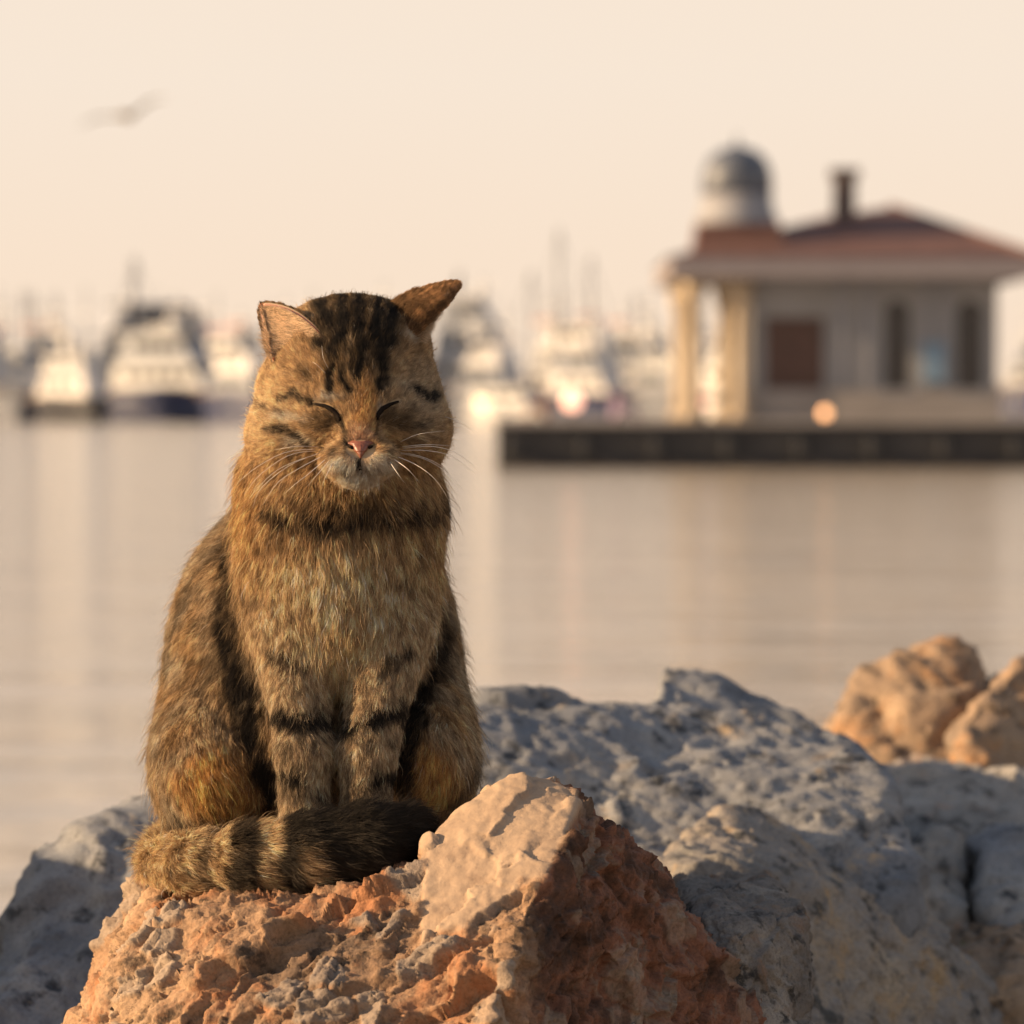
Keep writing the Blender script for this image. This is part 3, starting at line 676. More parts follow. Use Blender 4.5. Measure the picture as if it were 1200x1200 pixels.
def hair_object(name, pts, rad, colr, mat_, parent, base):
    """pts (n, k, 3) world, rad (n, k), colr (n, k, 3)"""
    n, k, _ = pts.shape
    cu = bpy.data.hair_curves.new(name); cu.add_curves([k] * n)
    cu.attributes['position'].data.foreach_set('vector', (pts - base).astype(np.float32).ravel())
    r_ = cu.attributes.get('radius') or cu.attributes.new('radius', 'FLOAT', 'POINT'); r_.data.foreach_set('value', rad.astype(np.float32).ravel())
    c_ = cu.attributes.new('coat', 'FLOAT_COLOR', 'POINT'); c_.data.foreach_set('color', np.concatenate([colr, np.ones((n, k, 1))], 2).astype(np.float32).ravel())
    cu.materials.append(mat_)
    o = bpy.data.objects.new(name, cu); col.objects.link(o); o.parent = parent
    return o
def scatter(V, Q, n, weight=None):
    T = np.concatenate([Q[:, [0, 1, 2]], Q[:, [0, 2, 3]]])
    ar = np.linalg.norm(np.cross(V[T[:, 1]] - V[T[:, 0]], V[T[:, 2]] - V[T[:, 0]]), axis=1)
    if weight is not None: ar = ar * weight[T].mean(1)
    i = rng.choice(len(T), n, p=ar / ar.sum()); a, b = rng.random(n), rng.random(n); m = a + b > 1; a[m], b[m] = 1 - a[m], 1 - b[m]
    w = np.stack([1 - a - b, a, b], 1)
    return T[i], w
def unit(v): return v / np.maximum(np.linalg.norm(v, axis=-1, keepdims=True), 1e-9)
def grow(P, N, T, L, lift, k=6, curl=.0, seed=0, clump=1.0):
    """strands from roots P: they leave along N and bend over into the lie T"""
    n = len(P)
    T = unit(T - N * (T * N).sum(1, keepdims=True))
    B = np.cross(N, T)
    swirl = perlin(P, 55, seed + 1) * .45 + perlin(P, 170, seed + 2) * .45 + perlin(P, 420, seed + 4) * .25
    T = unit(T + B * (swirl + rng.normal(0, .17, n))[:, None])
    e = .0012
    q0 = perlin(P, 230, seed + 7)
    G = np.stack([perlin(P + np.eye(3)[a] * e, 230, seed + 7) - q0 for a in range(3)], 1) / (e * 230)
    G = G - N * (G * N).sum(1, keepdims=True)
    lift = lift * (1 + perlin(P, 120, seed + 3) * .7 + rng.normal(0, .15, n))
    t = np.linspace(0, 1, k)
    out = np.zeros((n, k, 3))
    for j, s in enumerate(t):
        out[:, j] = P + L[:, None] * (T * (s * .55 + .45 * s * s) + N * (lift * (1.25 * s - .55 * s * s))[:, None]) + G * (.0013 * clump * s * s) + rng.normal(0, .00035, (n, 3)) * s
    return out
NOSE = A(422, 522, -.128)
def fur():
    # thinner and denser on the face, where strands are short
    hd = project(V); wt = 1 + 1.6 * sstep(V[:, 2], A(0, 575, -.1)[2], A(0, 555, -.1)[2])
    wt = wt * (1 + .0 * hd[0])
    wt = np.where(V[:, 1] > .08, wt * .4, wt)
    ti, w = scatter(V, Q, NFUR, wt)
    P = (V[ti] * w[:, :, None]).sum(1); N = unit((CN[ti] * w[:, :, None]).sum(1))
    C, W, blk = coat(P, 1.0)
    u, v = project(P)
    frontface = P[:, 1] < -.05
    keep = np.ones(len(P), bool)
    keep &= ~((P[:, 2] < 1.297))
    keep &= ~(frontface & (np.hypot((u - 422.5) / 17, (v - 526) / 10.5) < 1) & (P[:, 1] < -.1))          # nose leather
    for pts in EYES: keep &= ~(frontface & (seg_dist(u, v, pts) < 3.2))
    keep &= ~(frontface & (seg_dist(u, v, [(422, 537), (422, 550)]) < 1.3))
    P, N, C, blk, u, v, W = P[keep], N[keep], C[keep], blk[keep], u[keep], v[keep], W[:, keep]
    n = len(P)
    down = np.array([0, 0, -1.0])
    flows = {}
    cx = X_of(385, 0)
    side = np.stack([np.sign(P[:, 0] - cx), np.zeros(n), np.zeros(n)], 1) * np.clip(np.abs(P[:, 0] - cx) / .06, 0, 1)[:, None]
    flows['body'] = down + side * .15 + np.array([0, .25, 0])
    flows['chest'] = down + side * (.35 * sstep(P[:, 2], A(0, 700, -.05)[2], A(0, 600, -.05)[2]))[:, None] - side * .15
    flows['thigh'] = down - side * .35 + np.array([0, -.25, 0]); flows['foot'] = np.tile(np.array([0, -1.0, -.5]), (n, 1)); flows['leg'] = np.tile(np.array([0, -.1, -1.0]), (n, 1))
    ts, tt = tail_param(P); flows['tail'] = tt + down * .25
    away = unit(P - NOSE); low_ = sstep(v, 505, 560)
    hf = away * 1.0 + np.array([0, 1.0, .25]) * (1 - low_)[:, None] + (down * .7) * low_[:, None]
    br = sstep(np.abs(u - 425), 30, 8) * sstep(v, 520, 500)
    flows['head'] = hf + np.array([0, .3, 1.2]) * br[:, None]
    T = sum(W[i][:, None] * unit(flows[g_]) for i, g_ in enumerate(REG))
    fd = np.hypot((u - 422) / 105, (v - 495) / 80)
    face = .0036 + .0058 * sstep(fd, .35, 1.15)
    for pts in EYES: face = np.minimum(face, .0018 + .0030 * sstep(seg_dist(u, v, pts), 2, 14))
    face = np.where((v > 528), np.minimum(face, .0045 + .007 * sstep(np.abs(u - 421), 35, 75)), face)
    LEN = {'body': .0088, 'chest': .0105, 'thigh': .0108, 'foot': .007, 'leg': .0060, 'tail': .0100}
    L = sum(W[i] * (LEN[g_] if g_ != 'head' else face) for i, g_ in enumerate(REG))
    stray = rng.random(n) < .022
    L = L * rng.uniform(.65, 1.15, n) * np.where(stray, 1.45, 1)
    lift = sum(W[i] * {'body': .55, 'chest': .55, 'thigh': .52, 'foot': .45, 'leg': .42, 'tail': .70, 'head': .62}[g_] for i, g_ in enumerate(REG))
    lift = np.where(stray, lift * 1.5, lift)
    pts = grow(P, N, T, L, lift, 6, seed=90, clump=np.clip(L / .012, .3, 1.3)[:, None])
    rad = (np.array([.9, 1.0, .95, .8, .55, .12])[None] * (.000066 + .000034 * sstep(L, .004, .014))[:, None]) * rng.uniform(.8, 1.2, n)[:, None]
    # every hair is banded as a tabby's are: dusky root, warm band, dark or pale tip
    light = rng.uniform(.74, 1.26, n)[:, None]
    ticked = (rng.random(n) < .45) & (blk < .5)
    orange = C[:, 0] / np.maximum(C[:, 2], 1e-4) > 6.5
    tipk = np.where(ticked & ~orange, .14, 1.25); tipk = np.where((C.mean(1) > .36), np.where(ticked, .85, 1.1), tipk)
    band = np.stack([np.full(n, .7), np.full(n, .9), np.full(n, 1.1), np.full(n, 1.15), (1.1 + tipk) / 2, tipk], 1)
    colr = np.clip(C[:, None, :] * light[:, :, None] * band[:, :, None], 0, .74)
    white = (rng.random(n) < .014) & (blk < .6) & (C.mean(1) > .09)
    colr[white, 2:] = colr[white, 2:] * .3 + CRM * .7
    return hair_object('fur', pts, rad, colr, M['fur'], body, CAT0)
NFUR = 880000
EYES = [[(369, 473.5), (380, 475.5), (389, 480), (396, 487), (398.5, 493)], [(467, 470.5), (457, 474), (448, 479), (443, 486), (442, 492)]]

def face_depth(px, py):
    """where the line of sight through a pixel meets the cat's skin"""
    Y = np.linspace(-.16, .05, 500); P = np.stack([A(px, py, y) for y in Y]); d = cat_sdf(P)
    i = int(np.argmax(d < 0)); return Y[i] if d.min() < 0 else 0.0
# ---- ears: curved shells of skin with short fur
def ear(name, inner, outer, tip, mid, bow, sweep, nu=22, nv=18, thick=.0022):
    """inner/outer: the two ends of the root, tip, mid: how the root bows away, bow: how the shell bellies"""
    inner, outer, tip = (A(*p) for p in (inner, outer, tip)); mid = np.array(mid); bow = np.array(bow)
    G = np.zeros((nv, nu, 3))
    for j in range(nv):
        t = j / (nv - 1)
        for i in range(nu):
            s = i / (nu - 1); a = math.sin(math.pi * s)
            cen = (inner + outer) / 2 * (1 - t) + tip * t + (np.array(sweep[0]) + np.array(sweep[1])) / 2 * math.sin(math.pi * t)
            hw = (outer - inner) / 2 * (1 - .62 * t) * max(0, 1 - t ** 2.6) ** .62
            e = cen + (2 * s - 1) * hw
            G[j, i] = e + (mid * (1 - t) + bow * math.sin(math.pi * min(1, t * .9 + .1)) * .9) * a ** .8 
    V0 = G.reshape(-1, 3); q = np.array([(j * nu + i, j * nu + i + 1, (j + 1) * nu + i + 1, (j + 1) * nu + i) for j in range(nv - 1) for i in range(nu - 1)])
    Nn = vnormals(V0, q)
    return V0, q, Nn
def build_ear(name, spec, outside_sign, out_col, in_col, tuft):
    V0, q, Nn = ear(name, *spec); outside_sign = 1 if (Nn @ np.array(outside_sign)).mean() > 0 else -1; Nn = Nn * outside_sign
    th = .0021
    nu, nv = 22, 18
    n = len(V0); VV = np.concatenate([V0 + Nn * th / 2, V0 - Nn * th / 2])
    f1 = q if outside_sign > 0 else q[:, ::-1]
    F_ = [f1, f1[:, ::-1] + n]
    bd = [j * nu for j in range(nv)] + [(nv - 1) * nu + i for i in range(1, nu)] + [j * nu + nu - 1 for j in range(nv - 2, -1, -1)]
    rim = np.array([(a, b, b + n, a + n) for a, b in zip(bd, bd[1:])])
    F_.append(rim if outside_sign < 0 else rim[:, ::-1])
    Fq = np.concatenate(F_)
    o = obj(name, VV, Fq, M['ear'], body, CAT0, True)
    c = np.concatenate([np.tile(np.array(out_col) * .8, (n, 1)), np.tile(np.array([.42, .19, .125]), (n, 1))])
    a_ = o.data.attributes.new('coat', 'FLOAT_COLOR', 'POINT'); a_.data.foreach_set('color', np.c_[c, np.ones(2 * n)].astype(np.float32).ravel())
    # fur on the outside
    m = 26000
    ti, w = scatter(V0, q, m)
    P = (V0[ti] * w[:, :, None]).sum(1); N = unit((Nn[ti] * w[:, :, None]).sum(1)); tip = A(*spec[2])
    T = unit(tip - P) + rng.normal(0, .1, (m, 3)); tt_ = ((np.arange(len(V0)) // 22 / 17)[ti] * w).sum(1); L = rng.uniform(.0030, .0060, m) * (1 - .65 * tt_) * (1 + .6 * sstep(tt_, .45, 0))
    p1 = grow(P + N * th / 2, N, T, L, np.full(m, .5), 5, seed=200, clump=np.full((m, 1), .5)); c1 = np.array(out_col) * rng.uniform(.45, 1.4, (m, 1)) * np.exp(1.1 * perlin(P, 330, 61))[:, None] * (1 - .45 * sstep(tt_ + rng.normal(0, .08, m), .4, .0))[:, None]
    # pale down inside, thicker and longer along the inner root
    gi = np.arange(n) % nu / (nu - 1); gj = np.arange(n) // nu / (nv - 1)
    wt = tuft(gi, gj) * sstep(gj, .92, .7)
    m2 = 16000
    ti, w = scatter(V0, q, m2, wt)
    P2 = (V0[ti] * w[:, :, None]).sum(1); N2 = -unit((Nn[ti] * w[:, :, None]).sum(1)); inner = A(*spec[0]); outer = A(*spec[1])
    T2 = unit(tip - P2) * .6 + unit(outer - inner) * .8 + rng.normal(0, .1, (m2, 3)); t2_ = ((np.arange(len(V0)) // 22 / 17)[ti] * w).sum(1); L2 = rng.uniform(.005, .014, m2) * (1 - .9 * t2_)
    p2 = grow(P2 + N2 * th / 2, N2, T2, L2, np.full(m2, .30), 5, seed=210, clump=np.full((m2, 1), .6)); c2 = np.array(in_col) * rng.uniform(.35, 1.3, (m2, 1))
    # rim down
    pts = np.concatenate([p1, p2]); cc = np.concatenate([c1, c2])
    rad = np.array([1, 1, .9, .6, .15])[None] * rng.uniform(.00008, .00013, (len(pts), 1))
    hair_object('ear_fur', pts, rad, np.repeat(cc[:, None, :], 5, 1) * np.array([.7, .9, 1, 1.05, 1.0])[None, :, None], M['fur'], o, CAT0)
    return o
def ear_mat(n, l, b, out):
    a_ = n.new('ShaderNodeAttribute'); a_.attribute_name = 'coat'; l.new(a_.outputs['Color'], b.inputs['Base Color'])
    b.inputs['Roughness'].default_value = 0.6; b.inputs['Subsurface Weight'].default_value = 0.5; b.inputs['Subsurface Radius'].default_value = (.006, .002, .001); b.inputs['Subsurface Scale'].default_value = 1.0
M['ear'] = mat('ear skin', ear_mat)
fur()
FD = face_depth
build_ear('ear', ((380, 395, FD(380, 395) - .001), (320, 424, FD(326, 426) + .001), (306, 356, -.058), (-.003, .006, .002), (-.003, .006, .002), ((.003, -.003, .008), (-.0035, .002, .001))), (.5, 1, 0), (.24, .15, .08), (.74, .54, .36), lambda s, t: .2 + 1.6 * sstep(s, .75, .45))
build_ear('ear', ((455, 357, FD(455, 362) + .012), (477, 399, FD(477, 399) + .008), (539, 332, -.058), (.003, -.003, .001), (.003, -.007, -.001), ((.0, 0, .0045), (.004, 0, .0005))), (0, -1, .2), (.31, .175, .085), (.70, .54, .38), lambda s, t: .2 + sstep(s, .6, 1.0))

# ---- closed eyes, nose, mouth, whiskers
M['lid'] = simple('dark eyelid rim', (.012, .008, .006), .9, var=.2, scale=200, spec=.08)
for pts in EYES:
    c = []
    pts = [np.array(p) for p in pts]
    fine = [pts[i] + (pts[i + 1] - pts[i]) * t for i in range(len(pts) - 1) for t in np.linspace(0, 1, 5)[:-1]] + [pts[-1]]
    P = [A(p[0], p[1], face_depth(*p) - .0010) for p in fine]; m = len(P)
    r = [(.0004 + .0009 * math.sin(math.pi * min(1, .12 + .80 * i / (m - 1)))) * (1 + .4 * i / (m - 1)) for i in range(m)]
    e = MB().tube(P, r, 8).build('closed_eye', M['lid'], body, CAT0, True)
def nose_build(n, l, b, out):
    tc = n.new('ShaderNodeTexCoord'); t = noise_node(n, l, 500, 4, .6, tc.outputs['Object'])
    l.new(ramp(n, l, t.outputs[0], [(.35, (.16, .052, .030)), (.65, (.24, .085, .050))]).outputs[0], b.inputs['Base Color']); b.inputs['Roughness'].default_value = .42
    bump(n, l, b, t.outputs[0], .35, .0004)
M['nose'] = mat('brick pink nose', nose_build)
def nose():
    """a T-shaped pad: broad above, a point below, with two comma nostrils"""
    n = 41; U = np.linspace(-1, 1, n); Vv = np.linspace(0, 1, n); P = []
    for b in Vv:
        wdt = 17.0 * (1 - .86 * sstep(np.array([b]), .18, 1.0)[0]) * (1 - .35 * max(0, .15 - b) / .15)
        for a in U:
            px, py = 422.5 + a * wdt, 517 + b * 20 + 2.2 * (a * a) * (1 - b) * -1
            bul = (1 - a * a) * math.sin(math.pi * min(1, .25 + .75 * b)) * .0032
            nos = math.exp(-(((abs(a) - .72) / .20) ** 2 + ((b - .36) / .13) ** 2)) * .0020
            P.append(A(px, py, NY(py) - .0009 - bul + nos + .0035 * abs(a) ** 3))
    q = np.array([(i * n + j, i * n + j + 1, (i + 1) * n + j + 1, (i + 1) * n + j) for i in range(n - 1) for j in range(n - 1)])[:, ::-1]
    P = np.array(P); back = P + np.array([0, .006, 0]); m = len(P)
    bd = list(range(n)) + [i * n + n - 1 for i in range(1, n)] + [n * n - 1 - i for i in range(1, n)] + [(n - 1 - i) * n for i in range(1, n)]
    rim = np.array([(a, b, b + m, a + m) for a, b in zip(bd, bd[1:])])
    return obj('nose', np.concatenate([P, back]), np.concatenate([q, q[:, ::-1] + m, rim]), M['nose'], body, CAT0, True)
ny_t = {p: face_depth(422.5, p) for p in range(510, 545)}
def NY(py): return ny_t[int(min(max(py, 510), 544))]
no = nose()
for s in (-1, 1):
    P = [A(422.5 + s * x, y, NY(y) - .0012 + .0022 * (x > 12)) for x, y in ((9.5, 525.5), (11.5, 523.5), (14, 523.5), (16, 521.5))]
    MB().tube(P, [.0007, .0011, .0009, .0003], 8).build('nostril', M['lid'], no, CAT0, True)
P = [A(422.5, y, face_depth(422.5, y) - .0004) for y in (535, 539, 543, 547)]
mo = MB().tube(P, [.0005, .0006, .0005, .0003], 8).build('mouth_line', M['lid'], body, CAT0, True)
for s in (-1, 1):
    P = [A(422.5 + s * x, y, face_depth(422.5 + s * x, y) - .0002) for x, y in ((0, 549.5), (6, 553), (13, 554), (21, 552), (28, 548))]
    MB().tube(P, [.0006, .0006, .0005, .0004, .0002], 6).build('lip_line', M['lid'], body, CAT0, True)
M['whisker'] = simple('white whisker', (.75, .68, .60), .35, var=.1, scale=50)
WH = [[(376, 524), (350, 523), (322, 527)], [(375, 528), (340, 533), (305, 556), (286, 580)], [(378, 531), (345, 541), (318, 556), (292, 584)], [(381, 533), (352, 548), (325, 566), (308, 592)], [(374, 526), (335, 530), (300, 548), (276, 568)],
      [(384, 536), (362, 555), (345, 568), (332, 580)], [(387, 539), (372, 556), (360, 570)], [(390, 542), (382, 558), (377, 570)], [(379, 529), (340, 545), (306, 572), (296, 596)],
      [(467, 519), (490, 509), (521, 505)], [(468, 524), (500, 521), (532, 523)], [(466, 528), (500, 528), (530, 535), (556, 556)], [(465, 531), (495, 537), (520, 551), (540, 572)], [(463, 534), (490, 546), (512, 564), (528, 590)],
      [(468, 526), (505, 523), (535, 531), (562, 552)], [(460, 537), (478, 550), (492, 566)], [(456, 540), (466, 555), (474, 566)], [(464, 530), (490, 534), (514, 544), (533, 560)],
      [(520, 488), (535, 493), (556, 505)], [(385, 432), (379, 420), (377, 405)], [(382, 438), (372, 428), (366, 424)]]
for k, w_ in enumerate(WH):
    w_ = [np.array(p, float) for p in w_]; m = 12; P = []
    y0 = face_depth(*w_[0]); 
    for j in range(m):
        t = j / (m - 1) * (len(w_) - 1); i = min(int(t), len(w_) - 2); f = t - i
        p0, p1, p2, p3 = w_[max(i - 1, 0)], w_[i], w_[i + 1], w_[min(i + 2, len(w_) - 1)]
        p = .5 * (2 * p1 + (p2 - p0) * f + (2 * p0 - 5 * p1 + 4 * p2 - p3) * f * f + (3 * p1 - p0 - 3 * p2 + p3) * f ** 3)
        s = j / (m - 1); P.append(A(p[0], p[1], y0 + .002 - .026 * math.sin(min(1, s * 1.3) * math.pi / 2) + .016 * s * s))
    MB().tube(P, [.00023 * (1 - .85 * j / (m - 1)) for j in range(m)], 6).build('whisker', M['whisker'], body, CAT0, True)

# ------------------------------------------------------------------ weed on the little rock
M['weed'] = simple('yellow green weed', (.16, .17, .03), .7, var=.3, scale=60)
wb = A(1162, 1132, .62); weed = MB()
for k in range(70):
    a = random.uniform(0, 6.28); r = random.uniform(0, .022); p = Vector(wb) + Vector((r * math.cos(a), r * math.sin(a), -.012)); d = Vector((math.cos(a) * .5, math.sin(a) * .5, 1)).normalized() * random.uniform(.015, .035); s_ = Vector((-math.sin(a), math.cos(a), 0)) * .0025
    weed.add([p - s_, p + s_, p + d * .6 + s_ * 1.4, p + d, p + d * .6 - s_ * 1.4], [(0, 1, 2, 3, 4)])
tag(weed.build('weed_tuft', M['weed'], None, tuple(wb)), 'small yellow-green weed tuft growing between the rocks', 'weed')

# ------------------------------------------------------------------ pavilion on the quay
YP = 97.6; PXM = (YP - CAM.y) / F
def bx(px): return (px - 600) * PXM
def bz(py): return CAM.z + (478 - py) * PXM
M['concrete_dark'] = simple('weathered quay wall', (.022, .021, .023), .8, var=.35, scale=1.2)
M['concrete'] = simple('pale quay paving', (.25, .225, .21), .85, var=.15, scale=.8)
M['stone_wall'] = simple('grey rendered wall', (.23, .225, .23), .85, var=.12, scale=1.0)
M['cream'] = simple('cream paint', (.36, .285, .205), .6, var=.08)
M['tile_roof'] = simple('red brown roof tiles', (.115, .056, .046), .8, var=.25, scale=2.0)
M['fascia'] = simple('grey fascia', (.23, .20, .205), .7, var=.08)
M['lead'] = simple('blue grey lead dome', (.075, .085, .11), .5, var=.2, scale=2)
M['pale'] = simple('pale drum', (.215, .215, .235), .7, var=.06)
M['brick'] = simple('dark brick chimney', (.10, .075, .07), .85, var=.25, scale=4)
M['wood'] = simple('red brown timber', (.075, .036, .026), .6, var=.25, scale=3)
M['dark_glass'] = simple('dark window glass', (.02, .02, .022), .15, var=.2)
M['blue'] = simple('blue board', (.15, .23, .32), .6, var=.1)
M['soffit'] = simple('grey soffit boards', (.16, .15, .15), .8, var=.1)
ZQ = bz(492)
def glintmat(name, c, e):
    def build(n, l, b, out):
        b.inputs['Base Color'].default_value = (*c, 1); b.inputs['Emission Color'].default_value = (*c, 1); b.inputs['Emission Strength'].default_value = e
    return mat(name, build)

qb = (bx(900), YP, 0)
quay = empty('quay', qb)
tag(quay, 'dark concrete quay jutting into the harbour under the pavilion', 'quay')
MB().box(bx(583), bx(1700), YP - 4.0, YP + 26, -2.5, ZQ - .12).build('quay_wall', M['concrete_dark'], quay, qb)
MB().box(bx(580), bx(1700), YP - 4.15, YP + 26, ZQ - .117, ZQ).build('deck', M['concrete'], quay, qb)
for k in range(12):
    x = bx(600) + k * 1.9
    MB().lathe([(.16, 0), (.16, .5), (.12, .55)], (x, YP - 4.14, ZQ - .95), 10).build('fender', M['dark_glass'], quay, qb)

pb = (bx(990), YP + 2, ZQ)
pav = empty('pavilion', pb)
tag(pav, 'grey pavilion with red hipped roof, domed cupola and chimney on the quay', 'building')
def part(mb, name, m, parent=None, smooth=False): return mb.build(name, M[m], parent or pav, pb, smooth)
D0, D1 = YP, YP + 8.0                          # front wall line and back
x0, x1 = bx(880), bx(1168)
# wall with real openings: piers and lintels
ops = [(bx(897), bx(965), bz(456), bz(372)), (bx(1036), bx(1066), bz(456), bz(352)), (bx(1120), bx(1152), bz(456), bz(352))]
zt = bz(326)
cuts = sorted(ops); xs_ = x0
wall = MB()
for (a, b, z0, z1) in cuts:
    wall.box(xs_, a, D0, D0 + .35, ZQ, zt); wall.box(a, b, D0, D0 + .35, z1, zt); wall.box(a, b, D0, D0 + .35, ZQ, z0); xs_ = b
wall.box(xs_, x1, D0, D0 + .35, ZQ, zt)
wall.box(x0, x0 + .35, D0 + .352, D1, ZQ, zt); wall.box(x1 - .35, x1, D0 + .352, D1, ZQ, zt); wall.box(x0 + .352, x1 - .352, D1 - .35, D1, ZQ, zt)
part(wall, 'wall', 'stone_wall')
part(MB().box(x0 - .1, x1 + .1, D0 - .12, D0 - .003, ZQ, bz(458)), 'plinth', 'concrete')
dr = part(MB().box(ops[0][0] + .003, ops[0][1] - .003, D0 + .12, D0 + .2, ops[0][2] + .003, ops[0][3] - .003), 'door', 'wood')
for k in range(3):
    w_ = (ops[0][1] - ops[0][0]) / 3; part(MB().box(ops[0][0] + k * w_ + .06, ops[0][0] + (k + 1) * w_ - .06, D0 + .09, D0 + .117, ops[0][2] + .2, ops[0][3] - .2), 'panel', 'wood', dr)
for (a, b, z0, z1) in ops[1:]:
    w_ = part(MB().box(a + .003, b - .003, D0 + .15, D0 + .2, z0 + .003, z1 - .003), 'window', 'dark_glass')
    r = (b - a) / 2; cx_, cz_ = (a + b) / 2, z1 - r
    arc = [(cx_ + r * math.cos(t), cz_ + r * math.sin(t)) for t in np.linspace(0, math.pi, 13)]
    fr = MB()
    for p, q in zip(arc, arc[1:]): fr.prism([(p[0], p[1]), (q[0], q[1]), (q[0], z1 + .003), (p[0], z1 + .003)], D0 - .03, D0 + .14)
    part(fr, 'arch', 'stone_wall', w_)
    part(MB().box(cx_ - .03, cx_ + .03, D0 + .10, D0 + .147, z0 + .01, z1 - .05), 'mullion', 'wood', w_); part(MB().box(a - .1, b + .1, D0 - .15, D0 - .003, z0 - .12, z0 - .003), 'sill', 'pale', w_)
for px in (985, 1015, 1085, 1107): part(MB().box(bx(px) - .12, bx(px) + .12, D0 - .08, D0 - .003, bz(455), zt), 'pilaster', 'pale')
part(MB().box(bx(1080), bx(1106), D0 - .17, D0 - .083, bz(448), bz(402)), 'notice_board', 'blue')
# open porch at the left end on cream posts
for px, yy in ((812, D0 - .2), (868, D0 - .2), (812, D1 - .6), (868, D1 - .6)):
    c = MB().lathe([(.34, 0), (.34, .25), (.24, .3), (.21, 3.3), (.32, 3.4), (.34, zt - ZQ - .003)], (bx(px), yy, ZQ), 14); part(c, 'column', 'cream', None, True)
for px in (868, 812): 
    br = MB().prism([(bx(px) - .08, zt - 1.3), (bx(px) - .16, zt - 1.25), (bx(px) - .5, zt - .35), (bx(px) - .9, zt - .08), (bx(px) - .9, zt - .004), (bx(px) - .05, zt - .004)], D0 - .26, D0 - .14); part(br, 'bracket', 'cream')
part(MB().box(bx(800), bx(880) - .004, D0 - .3, D0 - .14, bz(470), bz(462)), 'railing', 'cream')
# roof
ex0, ex1, ey0, ey1 = bx(783), bx(1206), D0 - 1.1, D1 + 1.1
part(MB().box(ex0, ex1, ey0, ey1, zt, bz(303)), 'fascia', 'fascia')
zr = bz(234); ym = (ey0 + ey1) / 2
rf = MB(); za = bz(303) + .003
rf.add([(ex0 - .08, ey0 - .08, za), (ex1 + .08, ey0 - .08, za), (ex1 + .08, ey1 + .08, za), (ex0 - .08, ey1 + .08, za), (bx(985), ym - .3, zr - .25), (bx(1060), ym - .3, zr), (bx(1060), ym + .3, zr), (bx(985), ym + .3, zr - .25)],
       [(3, 2, 1, 0), (4, 5, 6, 7), (0, 1, 5, 4), (1, 2, 6, 5), (2, 3, 7, 6), (3, 0, 4, 7)])
roof = part(rf, 'roof', 'tile_roof')
part(MB().tube([(bx(1060), ym, zr + .02), (ex1, ey0, za + .05)], .1, 8), 'ridge_cap', 'tile_roof', roof)
cy = D0 + 2.2
part(MB().box(bx(985), bx(1011), cy, cy + .5, bz(275), bz(203)), 'chimney', 'brick', roof)
part(MB().box(bx(981), bx(1015), cy - .1, cy + .6, bz(203) + .003, bz(192)), 'chimney_cap', 'brick', roof)
# cupola
cu_x, cu_y = bx(866), D0 + 1.2
part(MB().frustum((bx(812), bx(921), cu_y - 1.2, cu_y + 1.2), (bx(818), bx(914), cu_y - 1.1, cu_y + 1.1), bz(302), bz(262)), 'cupola_base', 'tile_roof')
part(MB().lathe([(1.22, 0), (1.18, .12), (1.06, .35), (1.0, .6), (.98, .85)], (cu_x, cu_y, bz(262) + .003), 24), 'drum', 'pale', None, True)
part(MB().lathe([(.98, 0), (1.0, .3), (.96, .65), (.82, .98), (.54, 1.22), (.2, 1.33), (.05, 1.38), (.05, 1.55), (.01, 1.7)], (cu_x, cu_y, bz(262) + .856), 24), 'dome', 'lead', None, True)

# sun glints about the quay, put in as glowing globes on posts
def glint(px, py, Y, r, c, e, label, z0=None):
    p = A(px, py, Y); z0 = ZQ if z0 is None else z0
    t = empty('glint_globe', (p[0], p[1], z0)); tag(t, label, 'glint', 'sun glints as glowing globes about the quay')
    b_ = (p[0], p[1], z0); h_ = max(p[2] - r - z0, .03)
    MB().tube([(p[0], p[1], z0), (p[0], p[1], z0 + h_)], .04, 8).build('glint_post', M['dark_glass'], t, b_)
    n = 8; MB().lathe([(r * math.sin(a), -r * math.cos(a)) for a in np.linspace(.15, math.pi - .15, n)], (p[0], p[1], p[2]), 16).build('globe', glintmat('glint glow', c, e), t, b_, True)
glint(566, 473, 336.4, .6, (1.0, .74, .45), .8, 'bright golden lamp on the cruiser off the quay\'s outer corner', 1.72)
glint(671, 470, YP + 3, .26, (1.0, .52, .36), 1.1, 'pinkish glint, a glowing globe on the open quay left of the pavilion')
glint(967, 484, YP - 1.8, .14, (1.0, .50, .22), 1.4, 'small orange glint, a glowing globe in front of the pavilion door')
glint(826, 468, YP + 2.2, .2, (1.0, .50, .38), .9, 'pink glint, a glowing globe inside the pavilion porch')

